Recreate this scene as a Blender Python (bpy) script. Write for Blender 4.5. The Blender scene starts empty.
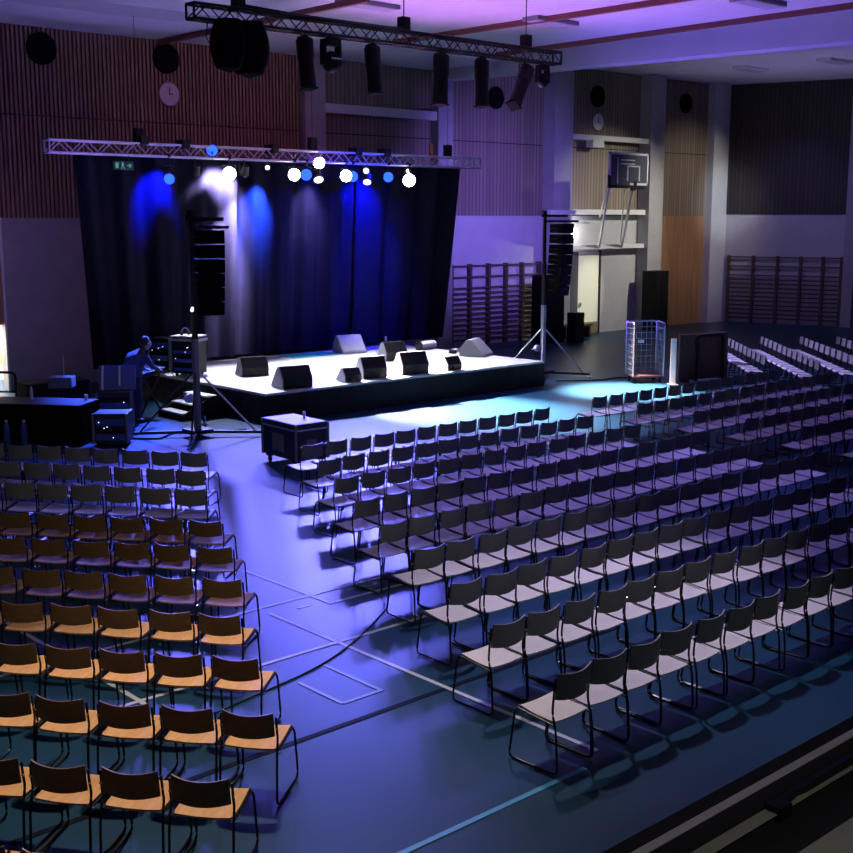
import bpy, bmesh, math, random
from mathutils import Vector, Matrix
random.seed(7)
S = bpy.context.scene
COL = S.collection
PI = math.pi
R = math.radians

# ------------------------------------------------------------------ camera
H = 4.2; FPX = 1201.0; PITCH = R(9.895); YAWX = R(47.778)
cam_d = bpy.data.cameras.new('camera'); cam = bpy.data.objects.new('camera', cam_d); COL.objects.link(cam)
cam_d.sensor_fit = 'HORIZONTAL'; cam_d.sensor_width = 36.0; cam_d.lens = 36.0 * FPX / 853.0
cam_d.clip_start = 0.05; cam_d.clip_end = 300
cam.location = (0, 0, H)
cam.rotation_euler = (PI / 2 - PITCH, 0, YAWX - PI / 2)
S.camera = cam
CF = (math.cos(YAWX), math.sin(YAWX)); CR = (math.sin(YAWX), -math.cos(YAWX))
def in_view(x, y, z, m=30):
    fw = x * CF[0] + y * CF[1]; r = x * CR[0] + y * CR[1]; dz = z - H
    zc = fw * math.cos(PITCH) - dz * math.sin(PITCH)
    if zc < 0.1: return False
    u = 426.5 + FPX * r / zc; v = 426.5 - FPX * (dz * math.cos(PITCH) + fw * math.sin(PITCH)) / zc
    return -m < u < 853 + m and -m < v < 853 + m

# ------------------------------------------------------------------ materials
def pmat(name, col, rough=0.6, metal=0.0, spec=0.5, noise=0.0, nscale=8.0, bump=0.0, emit=None, estr=0.0, coat=0.0, sheen=0.0, tnode=None):
    m = bpy.data.materials.new(name); m.use_nodes = True
    nt = m.node_tree; b = nt.nodes['Principled BSDF']
    b.inputs['Base Color'].default_value = (*col, 1); b.inputs['Roughness'].default_value = rough
    b.inputs['Metallic'].default_value = metal; b.inputs['Specular IOR Level'].default_value = spec
    b.inputs['Coat Weight'].default_value = coat; b.inputs['Sheen Weight'].default_value = sheen
    if emit: b.inputs['Emission Color'].default_value = (*emit, 1); b.inputs['Emission Strength'].default_value = estr
    if noise or bump:
        tc = nt.nodes.new('ShaderNodeTexCoord'); n = nt.nodes.new('ShaderNodeTexNoise')
        n.inputs['Scale'].default_value = nscale; n.inputs['Detail'].default_value = 5
        nt.links.new(tc.outputs['Object'], n.inputs['Vector'])
        if noise:
            r = nt.nodes.new('ShaderNodeValToRGB')
            r.color_ramp.elements[0].position = 0.3; r.color_ramp.elements[1].position = 0.7
            r.color_ramp.elements[0].color = (*[c * (1 - noise) for c in col], 1)
            r.color_ramp.elements[1].color = (*[min(1, c * (1 + noise)) for c in col], 1)
            nt.links.new(n.outputs['Fac'], r.inputs['Fac']); nt.links.new(r.outputs['Color'], b.inputs['Base Color'])
        if bump:
            bp = nt.nodes.new('ShaderNodeBump'); bp.inputs['Strength'].default_value = bump; bp.inputs['Distance'].default_value = 0.02
            nt.links.new(n.outputs['Fac'], bp.inputs['Height']); nt.links.new(bp.outputs['Normal'], b.inputs['Normal'])
    return m

def grain(name, c1, c2, scale=(6, 6, 0.6), rough=0.5, nscale=6):
    """wood: noise stretched along one axis"""
    m = pmat(name, c1, rough); nt = m.node_tree; b = nt.nodes['Principled BSDF']
    tc = nt.nodes.new('ShaderNodeTexCoord'); mp = nt.nodes.new('ShaderNodeMapping'); n = nt.nodes.new('ShaderNodeTexNoise'); r = nt.nodes.new('ShaderNodeValToRGB')
    mp.inputs['Scale'].default_value = scale; n.inputs['Scale'].default_value = nscale; n.inputs['Detail'].default_value = 6
    r.color_ramp.elements[0].position = 0.35; r.color_ramp.elements[1].position = 0.68
    r.color_ramp.elements[0].color = (*c1, 1); r.color_ramp.elements[1].color = (*c2, 1)
    L = nt.links.new
    L(tc.outputs['Object'], mp.inputs['Vector']); L(mp.outputs['Vector'], n.inputs['Vector']); L(n.outputs['Fac'], r.inputs['Fac']); L(r.outputs['Color'], b.inputs['Base Color'])
    return m

def slat_wall(name, slat, gap, pitch, axis=0):
    """panelling of narrow vertical slats with dark gaps, tone varies from board to board"""
    m = pmat(name, slat, 0.65); nt = m.node_tree; b = nt.nodes['Principled BSDF']; L = nt.links.new
    tc = nt.nodes.new('ShaderNodeTexCoord'); sp = nt.nodes.new('ShaderNodeSeparateXYZ')
    dv = nt.nodes.new('ShaderNodeMath'); dv.operation = 'DIVIDE'; dv.inputs[1].default_value = pitch
    fr = nt.nodes.new('ShaderNodeMath'); fr.operation = 'FRACT'; fl = nt.nodes.new('ShaderNodeMath'); fl.operation = 'FLOOR'
    gt = nt.nodes.new('ShaderNodeMath'); gt.operation = 'GREATER_THAN'; gt.inputs[1].default_value = 0.62
    wn = nt.nodes.new('ShaderNodeTexWhiteNoise'); wn.noise_dimensions = '1D'
    mx = nt.nodes.new('ShaderNodeMix'); mx.data_type = 'RGBA'; m2 = nt.nodes.new('ShaderNodeMix'); m2.data_type = 'RGBA'
    L(tc.outputs['Object'], sp.inputs[0]); L(sp.outputs[axis], dv.inputs[0]); L(dv.outputs[0], fr.inputs[0]); L(dv.outputs[0], fl.inputs[0])
    L(fr.outputs[0], gt.inputs[0]); L(fl.outputs[0], wn.inputs['W'])
    mx.inputs['A'].default_value = (*slat, 1); mx.inputs['B'].default_value = (*[c * 0.7 for c in slat], 1); L(wn.outputs['Value'], mx.inputs['Factor'])
    L(gt.outputs[0], m2.inputs['Factor']); L(mx.outputs['Result'], m2.inputs['A']); m2.inputs['B'].default_value = (*gap, 1)
    L(m2.outputs['Result'], b.inputs['Base Color'])
    return m

def emat(name, col, strength):
    m = bpy.data.materials.new(name); m.use_nodes = True; nt = m.node_tree
    nt.nodes.remove(nt.nodes['Principled BSDF']); e = nt.nodes.new('ShaderNodeEmission')
    e.inputs['Color'].default_value = (*col, 1); e.inputs['Strength'].default_value = strength
    nt.links.new(e.outputs[0], nt.nodes['Material Output'].inputs[0]); return m

M = {}
M['floor'] = pmat('sports_floor', (0.009, 0.043, 0.088), 0.35, noise=0.10, nscale=0.7, spec=0.16)
M['line_white'] = pmat('line_paint_white', (0.42, 0.46, 0.52), 0.4, spec=0.3)
M['line_blue'] = pmat('line_paint_blue', (0.03, 0.25, 0.50), 0.4)
M['line_faint'] = pmat('line_paint_faint', (0.10, 0.15, 0.22), 0.4)
M['line_dark'] = pmat('line_paint_dark', (0.002, 0.006, 0.012), 0.6, spec=0.05)
M['slats'] = grain('wood_slats', (0.22, 0.13, 0.09), (0.32, 0.20, 0.13), (3, 3, 0.25), 0.6)
M['backer'] = pmat('dark_backing', (0.06, 0.035, 0.03), 0.9)
M['slatmat'] = slat_wall('slatted_panelling', (0.30, 0.24, 0.19), (0.17, 0.13, 0.10), 0.16)
M['slatdark'] = slat_wall('dark_slatted_panelling', (0.07, 0.055, 0.05), (0.03, 0.025, 0.022), 0.16, 1)
M['plaster'] = pmat('grey_plaster', (0.50, 0.49, 0.50), 0.8, noise=0.05, nscale=2)
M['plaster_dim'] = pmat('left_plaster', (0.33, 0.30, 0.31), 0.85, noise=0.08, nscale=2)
M['white'] = pmat('white_paint', (0.72, 0.72, 0.70), 0.55, noise=0.03, nscale=3)
M['ceiling'] = pmat('ceiling_board', (0.66, 0.64, 0.66), 0.85, noise=0.05, nscale=0.8)
M['rail_red'] = pmat('dark_red_rail', (0.16, 0.04, 0.04), 0.6)
M['greypaint'] = pmat('grey_paint', (0.20, 0.20, 0.22), 0.6)
M['column'] = pmat('column_concrete', (0.38, 0.37, 0.38), 0.75, noise=0.06, nscale=3)
M['brownpanel'] = grain('brown_wood_panel', (0.33, 0.17, 0.08), (0.46, 0.26, 0.13), (2.5, 2.5, 0.2), 0.4, 3)
M['barswood'] = pmat('wall_bar_wood', (0.10, 0.06, 0.05), 0.5)
M['blackhole'] = pmat('speaker_grille_black', (0.003, 0.003, 0.004), 0.9, spec=0.08)
M['black'] = pmat('black_plastic', (0.006, 0.006, 0.007), 0.6, spec=0.25)
M['blackmetal'] = pmat('black_metal', (0.008, 0.008, 0.009), 0.5, spec=0.3)
M['blackcloth'] = pmat('black_cloth', (0.006, 0.006, 0.008), 0.95, spec=0.1, bump=0.2, nscale=40)
M['curtain'] = pmat('dark_stage_curtain', (0.0042, 0.0042, 0.013), 0.9, spec=0.06, noise=0.15, nscale=3)
M['alu'] = pmat('brushed_aluminium', (0.72, 0.70, 0.78), 0.4, metal=0.5)
M['dimalu'] = pmat('galvanised_wire', (0.30, 0.30, 0.36), 0.5, metal=0.6)
M['chrome'] = pmat('chrome', (0.75, 0.75, 0.78), 0.15, metal=1.0)
M['stagetop'] = pmat('stage_deck', (0.55, 0.55, 0.56), 0.42, noise=0.06, nscale=3)
M['skirt'] = pmat('stage_skirt', (0.006, 0.006, 0.008), 0.95)
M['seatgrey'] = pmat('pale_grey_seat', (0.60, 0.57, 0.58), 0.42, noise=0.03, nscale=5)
M['backgrey'] = pmat('shaded_grey_backrest', (0.20, 0.20, 0.19), 0.45, noise=0.05, nscale=5)  # darker than the seat: shade on the backs put into the colour
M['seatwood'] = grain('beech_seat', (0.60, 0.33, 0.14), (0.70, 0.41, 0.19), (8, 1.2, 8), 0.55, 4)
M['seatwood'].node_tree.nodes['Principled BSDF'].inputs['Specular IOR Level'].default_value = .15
M['backwood'] = grain('shaded_beech_back', (0.19, 0.105, 0.035), (0.24, 0.13, 0.05), (1.2, 8, 8), 0.4, 4)  # same beech as the seat, darkened for its shaded side
M['chairframe'] = pmat('dark_steel_tube', (0.03, 0.03, 0.035), 0.3, metal=0.7)
M['casewood'] = pmat('flight_case_panel', (0.03, 0.03, 0.04), 0.4, noise=0.2, nscale=5)
M['casetop'] = pmat('flight_case_lid', (0.42, 0.40, 0.45), 0.5, noise=0.08, nscale=6)
M['skin'] = pmat('skin', (0.50, 0.32, 0.25), 0.55)
M['hair'] = pmat('dark_hair', (0.03, 0.022, 0.018), 0.6)
M['shirt'] = pmat('dark_shirt', (0.05, 0.055, 0.09), 0.85)
M['jeans'] = pmat('dark_jeans', (0.012, 0.014, 0.028), 0.85)
M['concrete'] = pmat('balcony_concrete', (0.40, 0.40, 0.34), 0.8, noise=0.1, nscale=6)
M['edging'] = pmat('balcony_edging', (0.70, 0.64, 0.70), 0.6)
M['darkfloor'] = pmat('balcony_dark', (0.012, 0.012, 0.014), 0.9)
M['orange'] = pmat('orange_notice', (0.75, 0.35, 0.15), 0.7)
M['glass'] = pmat('acrylic_board', (0.10, 0.10, 0.13), 0.25)
M['clockface'] = pmat('clock_face', (0.80, 0.78, 0.80), 0.5)
M['cyantone'] = pmat('cyan_overlay', (0.02, 0.42, 0.52), 0.8)
M['paper'] = pmat('white_paper', (0.8, 0.8, 0.8), 0.7)
M['signgreen'] = emat('exit_sign_green', (0.25, 0.75, 0.55), 0.35)
M['signdark'] = pmat('exit_sign_dark', (0.01, 0.06, 0.04), 0.6)
M['lampwhite'] = emat('white_lens', (1.0, 0.93, 0.95), 30)
M['lampblue'] = emat('blue_lens', (0.016, 0.07, 1.0), 3.4)
M['lampdim'] = emat('small_lens', (0.85, 0.85, 1.0), 3)
M['walllamp'] = emat('wall_lamp_glass', (1.0, 1.0, 0.88), 9)
M['led'] = emat('indicator_light', (0.7, 0.8, 1.0), 2.5)
M['bluescreen'] = emat('lit_blue_screen', (0.03, 0.10, 0.85), 0.6)
M['deskglow'] = emat('lit_desk_display', (0.25, 0.65, 0.95), 0.9)
M['bluelit'] = pmat('blue_light_tint', (0.05, 0.09, 0.40), 0.4)  # blue light on the gear and bottles put into the colour
M['gap'] = pmat('dark_gap', (0.02, 0.015, 0.015), 0.9)

# ------------------------------------------------------------------ mesh builder
class MB:
    def __init__(s): s.bm = bmesh.new()
    def box(s, c, d, rot=None, bev=0.0):
        r = bmesh.ops.create_cube(s.bm, size=1.0); vs = r['verts']
        for v in vs: v.co = Vector((v.co.x * d[0], v.co.y * d[1], v.co.z * d[2]))
        if bev:
            es = list({e for v in vs for e in v.link_edges})
            g = bmesh.ops.bevel(s.bm, geom=es, offset=bev, segments=2, affect='EDGES', profile=0.6); vs = list({v for f in g['faces'] for v in f.verts} | {v for v in vs if v.is_valid})
        m = (rot if rot is not None else Matrix()).to_4x4()
        for v in vs: v.co = m @ v.co + Vector(c)
        return s
    def bx(s, x0, x1, y0, y1, z0, z1, bev=0.0):
        return s.box(((x0 + x1) / 2, (y0 + y1) / 2, (z0 + z1) / 2), (abs(x1 - x0), abs(y1 - y0), abs(z1 - z0)), None, bev)
    def cyl(s, a, b, r, r2=None, n=12):
        a = Vector(a); b = Vector(b); d = b - a
        g = bmesh.ops.create_cone(s.bm, cap_ends=True, segments=n, radius1=r, radius2=r if r2 is None else r2, depth=d.length)
        q = d.to_track_quat('Z', 'Y').to_matrix()
        for v in g['verts']: v.co = q @ v.co + (a + b) / 2
        return s
    def sph(s, c, r, sc=(1, 1, 1), n=12):
        g = bmesh.ops.create_uvsphere(s.bm, u_segments=n, v_segments=max(6, n // 2 + 2), radius=r)
        for v in g['verts']: v.co = Vector((v.co.x * sc[0], v.co.y * sc[1], v.co.z * sc[2])) + Vector(c)
        return s
    def tube(s, pts, r, n=8, round_=0):
        P = [Vector(p) for p in pts]
        if round_:
            Q = [P[0]]
            for i in range(1, len(P) - 1):
                a, b, c = P[i - 1], P[i], P[i + 1]
                l1 = min(round_, (a - b).length * .45); l2 = min(round_, (c - b).length * .45)
                p0 = b + (a - b).normalized() * l1; p1 = b + (c - b).normalized() * l2
                for t in (0, .33, .67, 1): Q.append(p0.lerp(b, t).lerp(b.lerp(p1, t), t))
            Q.append(P[-1]); P = Q
        rings = []; up = Vector((0.013, 0.21, 0.97)).normalized()
        for i, p in enumerate(P):
            t = (P[min(i + 1, len(P) - 1)] - P[max(i - 1, 0)]).normalized()
            u = t.cross(up)
            if u.length < 1e-3: u = t.cross(Vector((1, 0, 0)))
            u.normalize(); w = t.cross(u)
            rings.append([s.bm.verts.new(p + (u * math.cos(2 * PI * k / n) + w * math.sin(2 * PI * k / n)) * r) for k in range(n)])
        for i in range(len(rings) - 1):
            for k in range(n): s.bm.faces.new((rings[i][k], rings[i][(k + 1) % n], rings[i + 1][(k + 1) % n], rings[i + 1][k]))
        s.bm.faces.new(rings[0]); s.bm.faces.new(rings[-1][::-1]); return s
    def prism(s, prof, y0, y1, axis='Y'):
        """profile in the two other axes, extruded along axis"""
        def mk(p, t): return {'Y': (p[0], t, p[1]), 'X': (t, p[0], p[1]), 'Z': (p[0], p[1], t)}[axis]
        A = [s.bm.verts.new(mk(p, y0)) for p in prof]; B = [s.bm.verts.new(mk(p, y1)) for p in prof]
        n = len(prof)
        s.bm.faces.new(A); s.bm.faces.new(B[::-1])
        for i in range(n): s.bm.faces.new((A[i], B[i], B[(i + 1) % n], A[(i + 1) % n]))
        return s
    def sheet(s, fn, nu, nv, th=0.0):
        """grid surface fn(u,v); th gives thickness along the second function's normal estimate"""
        g = [[s.bm.verts.new(fn(i / nu, j / nv, 0)) for j in range(nv + 1)] for i in range(nu + 1)]
        for i in range(nu):
            for j in range(nv): s.bm.faces.new((g[i][j], g[i + 1][j], g[i + 1][j + 1], g[i][j + 1]))
        if th:
            h = [[s.bm.verts.new(fn(i / nu, j / nv, th)) for j in range(nv + 1)] for i in range(nu + 1)]
            for i in range(nu):
                for j in range(nv): s.bm.faces.new((h[i][j], h[i][j + 1], h[i + 1][j + 1], h[i + 1][j]))
            for i in range(nu):
                s.bm.faces.new((g[i][0], h[i][0], h[i + 1][0], g[i + 1][0])); s.bm.faces.new((g[i][nv], g[i + 1][nv], h[i + 1][nv], h[i][nv]))
            for j in range(nv):
                s.bm.faces.new((g[0][j], g[0][j + 1], h[0][j + 1], h[0][j])); s.bm.faces.new((g[nu][j], h[nu][j], h[nu][j + 1], g[nu][j + 1]))
        return s
    def build(s, name, m, parent=None, smooth=False):
        bmesh.ops.recalc_face_normals(s.bm, faces=s.bm.faces)
        me = bpy.data.meshes.new(name); s.bm.to_mesh(me); s.bm.free()
        me.materials.append(M[m] if isinstance(m, str) else m)
        if smooth:
            for p in me.polygons: p.use_smooth = True
            try: me.set_sharp_from_angle(angle=R(40))
            except Exception: pass
        o = bpy.data.objects.new(name, me); COL.objects.link(o)
        if parent is not None: o.parent = parent
        return o

def tag(o, label, cat, group=None):
    o['label'] = label; o['category'] = cat
    if group: o['group'] = group
    return o
def thing(name, label, cat, loc=(0, 0, 0), rz=0.0, group=None):
    o = bpy.data.objects.new(name, None); COL.objects.link(o); o.empty_display_size = 0.1
    o.location = loc; o.rotation_euler = (0, 0, rz); return tag(o, label, cat, group)
def struct(o):
    o['kind'] = 'structure'; return o
def dup(root, loc, rz, label, group=None):
    r = root.copy(); COL.objects.link(r); r.location = loc; r.rotation_euler = (0, 0, rz); r['label'] = label
    if group: r['group'] = group
    for ch in list(root.children):
        c = ch.copy(); COL.objects.link(c); c.parent = r
        for g in list(ch.children):
            d = g.copy(); COL.objects.link(d); d.parent = c
    return r
ORD = ['first', 'second', 'third', 'fourth', 'fifth', 'sixth', 'seventh', 'eighth', 'ninth', 'tenth', 'eleventh', 'twelfth', 'thirteenth', 'fourteenth', 'fifteenth', 'sixteenth', 'seventeenth', 'eighteenth', 'nineteenth', 'twentieth', 'twenty-first', 'twenty-second']

# ================================================================== SETTING
WY = 28.5                      # back wall plane
struct(MB().bx(-6, 48, -6, 32, -0.2, 0).build('floor', 'floor'))
# floor markings (ground coordinates of the painted lines)
def line(name, a, b, w, m, z=0.003):
    a = Vector((*a, 0)); b = Vector((*b, 0)); d = (b - a); L = d.length; ang = math.atan2(d.y, d.x)
    o = MB().box((0, 0, 0), (L, w, 0.004)).build(name, m); o.location = ((a.x + b.x) / 2, (a.y + b.y) / 2, z); o.rotation_euler = (0, 0, ang)
    return struct(o)
for nm, a, b, w_, m_ in (
    ('floor_line', (7.76, 11.8), (7.76, 10.11), .05, 'line_white'), ('floor_line', (7.76, 10.13), (13.5, 10.13), .05, 'line_white'),
    ('floor_line', (4.0, 10.50), (8.8, 10.50), .05, 'line_white'), ('floor_line', (7.06, 10.3), (7.06, 5.75), .05, 'line_white'),
    ('floor_line', (4.0, 9.10), (10.5, 9.10), .05, 'line_white'), ('floor_line', (4.85, 12.5), (4.85, 9.0), .05, 'line_white'),
    ('floor_line', (6.58, 8.7), (6.58, 7.86), .04, 'line_faint'), ('floor_line', (6.14, 8.51), (6.14, 7.86), .04, 'line_faint'), ('floor_line', (6.14, 7.86), (6.6, 7.86), .04, 'line_faint'),
    ('floor_line', (3.0, 5.615), (6.75, 5.615), .05, 'line_blue'), ('floor_line', (3.0, 7.50), (9.5, 7.50), .06, 'line_dark'), ('floor_line', (7.38, 10.22), (7.55, 10.22), .04, 'line_white')):
    line(nm, a, b, w_, m_, .003 + .0004 * random.random())

# back wall, built bay by bay
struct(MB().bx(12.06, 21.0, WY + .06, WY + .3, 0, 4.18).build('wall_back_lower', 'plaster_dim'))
struct(MB().bx(21.0, 26.2, WY + .06, WY + .3, 0, 4.22).build('wall_back_lower', 'plaster'))
struct(MB().bx(26.2, 31.4, WY + .06, WY + .3, 0, 4.24).build('wall_back_lower', 'plaster'))
struct(MB().bx(31.4, 33.20, WY + .06, WY + .3, 0, 4.24).bx(33.20, 34.42, WY + .06, WY + .3, 2.98, 4.24).bx(34.42, 36.7, WY + .06, WY + .3, 0, 4.24).build('wall_back_lower', 'plaster'))
struct(MB().bx(36.7, 41.4, WY + .06, WY + .3, 0, 4.24).build('wall_back_lower', 'brownpanel'))
# slatted upper wall on the left, real slats on a dark backing with a seam at 6.62 m
struct(MB().bx(2.0, 21.0, WY + .10, WY + .3, 4.18, 8.72).build('wall_back_upper', 'backer'))
mb = MB(); x = 7.0
while x < 20.95:
    for z0, z1 in ((4.18, 6.60), (6.64, 8.70)): mb.bx(x, x + .070, WY + .02, WY + .10, z0, z1)
    x += 0.112
struct(mb.build('wall_back_slats', 'slats'))
for x0, x1, zt in ((21.7, 26.2, 8.75), (26.75, 31.35, 9.3), (32.28, 36.65, 9.3), (37.45, 40.9, 9.3)):
    struct(MB().bx(x0, x1, WY + .08, WY + .3, 4.24, 6.60).bx(x0, x1, WY + .08, WY + .3, 6.63, zt).build('wall_back_upper', 'slatmat'))
    struct(MB().bx(x0, x1, WY + .09, WY + .3, 6.59, 6.64).build('trim_1', 'gap'))
# pilasters
for x0, x1, d in ((21.0, 21.72, .25), (26.14, 26.76, .25), (31.33, 32.28, .45), (36.62, 37.46, .45)):
    struct(MB().bx(x0, x1, WY - d, WY + .3, 0, 9.32).build('column', 'column'))
struct(MB().bx(40.9, 42.1, WY - .25, WY + .3, 0, 9.4).build('column', pmat('pale_corner_column', (.62, .64, .66), .7, noise=.04, nscale=3)))
struct(MB().bx(2.0, 12.06, WY + .06, WY + .3, 4.18, 4.3).build('trim_2', 'gap'))
# doorway at the far left with a lit room behind it
struct(MB().bx(6.0, 11.0, WY + .06, WY + .3, 0, 4.18).bx(11.0, 12.06, WY + .06, WY + .3, 1.62, 4.18).build('wall_back_lower', 'brownpanel'))
struct(MB().bx(12.03, 12.08, WY + .0, WY + .3, 0, 4.18).build('trim_3', 'white'))
struct(MB().bx(10.6, 13.2, 30.6, 30.7, 0, 2.6).bx(10.5, 10.6, WY + .3, 30.7, 0, 2.6).bx(13.2, 13.3, WY + .3, 30.7, 0, 2.6).bx(10.5, 13.3, WY + .3, 30.7, 2.6, 2.7).build('wall_side_room', 'white'))
tag(MB().bx(12.70, 12.98, 30.57, 30.598, .42, .74).build('notice', 'orange'), 'orange notice on the white wall inside the lit doorway at far left', 'notice')
# right wall, turned about 18 degrees
a0 = Vector((41.9, 28.4, 0)); dv = Vector((.309, -.951, 0)); rz = math.atan2(dv.y, dv.x)
def rwall(mbx, name, m):
    o = mbx.build(name, m); o.location = a0; o.rotation_euler = (0, 0, rz); return struct(o)
#   local: +x runs along the wall towards the viewer's right, -y is into the hall
def rslab(x0, x1, z0, z1, y0, y1): return MB().bx(x0, x1, y0, y1, z0, z1)
rwall(rslab(0, 16, 0, 4.3, 0, .2), 'wall_right_lower', 'plaster')
M['slatdark2'] = slat_wall('dark_slatted_panelling_right', (0.05, 0.042, 0.038), (0.025, 0.02, 0.018), 0.16, 0)
rwall(rslab(0, 16, 4.3, 9.6, -.03, .2), 'wall_right_upper', 'slatdark2')
rwall(rslab(4.85, 5.25, 0, 9.6, -.35, .0), 'column', 'column')
CEILLAMPS = [(18.0, 21.8, 8.95, 'unlit grey ceiling lamp above the left part of the front truss'), (22.8, 20.6, 8.95, 'unlit grey ceiling lamp by the wire at the right end of the front truss'), (24.2, 15.7, 8.95, 'unlit grey ceiling lamp between the two dark red ceiling rails'),
    (33.0, 25.0, 9.34, 'unlit white ceiling lamp just beyond the purple beam'), (37.6, 24.6, 9.34, 'unlit white ceiling lamp above the dark right wall'), (37.8, 21.5, 9.34, 'unlit white ceiling lamp nearest the right picture edge'), (33.5, 20.0, 9.34, 'unlit white ceiling lamp beyond the beam, right of another')]
# ceiling, soffit along the back wall, down-stand beam, lower ceiling beyond it
struct(MB().bx(-6, 26.6, -6, WY + .3, 8.95, 9.1).build('ceiling', 'ceiling'))
struct(MB().bx(-6, 26.3, 25.7, WY + .3, 8.70, 8.95).build('ceiling_soffit', 'ceiling'))
struct(MB().bx(26.5, 48, -6, 32, 9.34, 9.5).build('ceiling', 'ceiling'))
bmv = [(26.25, 28.5), (26.9, 28.5), (28.7, 15), (30.0, 3), (29.3, 3), (28.0, 15)]
struct(MB().prism(bmv, 8.40, 9.36, 'Z').build('ceiling_beam', 'ceiling'))
for a, b, w in (((16.5, 28.4), (16.5, 20), .12), ((22.2, 25.7), (22.6, 15), .16), ((26.1, 25.7), (26.1, 12), .16)):
    o = MB().box((0, 0, 0), (math.dist(a, b), w, .12)).build('ceiling_rail', 'rail_red'); o.location = ((a[0] + b[0]) / 2, (a[1] + b[1]) / 2, 8.89 if a[1] < 26 else 8.62); o.rotation_euler = (0, 0, math.atan2(b[1] - a[1], b[0] - a[0])); struct(o)
# unlit ceiling lamps
for x, y, z, lab in CEILLAMPS:
    t = thing('ceiling_lamp', lab, 'lamp', (x, y, z), 0, 'unlit ceiling lamps')
    MB().bx(-.75, .75, -.26, .26, -.10, .0, .01).build('housing', 'greypaint' if z < 9 else 'white', t); MB().bx(-.70, .70, -.21, .21, -.108, -.10).build('diffuser', 'casetop', t)
# side and rear walls out of frame close the hall
struct(MB().bx(-6, 48, -6.3, -6, 0, 9.5).build('wall_rear', 'greypaint'))
struct(MB().bx(-6.3, -6, -6, 32, 0, 9.5).build('wall_left', 'greypaint'))
# white shelf rail with cornices on the back wall
struct(MB().bx(21.75, 26.2, WY - .18, WY + .1, 7.17, 7.43).build('trim_4', 'white'))
struct(MB().bx(32.0, 37.1, WY - .35, WY - .2, 6.86, 7.04, .01).build('trim_5', 'white'))
struct(MB().bx(31.0, 32.3, WY - .62, WY - .47, 4.28, 4.44, .01).build('trim_6', 'white'))
struct(MB().bx(32.3, 37.15, WY - .3, WY - .12, 4.28, 4.46, .01).build('trim_6', 'white'))
struct(MB().bx(32.3, 37.05, WY - .3, WY - .12, 3.06, 3.22, .01).build('trim_7', 'white'))
# doors in the right bay
d = struct(MB().bx(33.24, 34.38, WY + .02, WY + .07, .42, 2.96).build('door_1', pmat('cream_door', (.88, .88, .70), .5))); struct(d)
struct(MB().bx(33.24, 34.38, WY + .0, WY + .07, .01, .42).build('door_kick_plate', pmat('olive_plate', (.22, .21, .13), .5), d))
struct(MB().bx(33.32, 33.38, WY - .04, WY + .02, 1.02, 1.16).build('door_handle', 'chrome', d))
struct(MB().bx(34.38, 34.46, WY - .02, WY + .1, 0, 3.0).build('trim_8', 'gap'))
struct(MB().bx(32.32, 33.22, WY - .0, WY + .07, .01, 2.98).build('door_2', pmat('grey_door', (.085, .085, .10), .6)))

# ------------------------------------------------------------------ things on the back wall
def disc(name, x, z, r, m, label, cat, y=WY, th=.06, group=None):
    o = MB().cyl((0, 0, 0), (0, -th, 0), r, n=32).build(name, m, None, True); o.location = (x, y, z); return tag(o, label, cat, group)
G = 'round black wall speakers'
disc('wall_speaker', 13.33, 8.2, .38, 'blackhole', 'round black wall speaker high at the far left of the slatted wall', 'speaker', WY + .02, group=G)
disc('wall_speaker', 16.73, 8.25, .38, 'blackhole', 'round black wall speaker above the left clock', 'speaker', WY + .02, group=G)
disc('wall_speaker', 28.98, 8.05, .36, 'blackhole', 'round black wall speaker behind the spotlights of the front truss', 'speaker', WY + .08, group=G)
disc('wall_speaker', 34.14, 8.43, .37, 'blackhole', 'round black wall speaker above the clock over the basketball board', 'speaker', WY + .08, group=G)
disc('wall_speaker', 39.37, 8.51, .37, 'blackhole', 'round black wall speaker on the brown bay beside the pale corner column', 'speaker', WY + .08, group=G)
def clock(x, z, y, label):
    t = thing('wall_clock', label, 'clock', (x, y, z), 0, 'wall clocks')
    MB().cyl((0, 0, 0), (0, -.05, 0), .30, n=32).build('face', 'clockface', t, True)
    mb = MB()
    for k in range(32):
        a = 2 * PI * k / 32; b = 2 * PI * (k + 1) / 32
        mb.cyl((.30 * math.cos(a), -.03, .30 * math.sin(a)), (.30 * math.cos(b), -.03, .30 * math.sin(b)), .025, n=6)
    mb.build('rim', 'greypaint', t)
    MB().box((0, -.06, .08), (.022, .01, .20)).build('hand', 'black', t); MB().box((.05, -.06, .0), (.13, .01, .022)).build('hand', 'black', t)
clock(16.78, 7.36, WY + .02, 'round white clock on the slatted wall at left, under a black speaker')
clock(34.17, 7.54, WY + .08, 'round white clock above the basketball board')
tag(MB().bx(14.15, 14.38, WY - .02, WY + .02, 4.55, 4.66).build('wall_socket', 'black'), 'small black box on the slatted wall left of the curtain', 'box')

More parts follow.
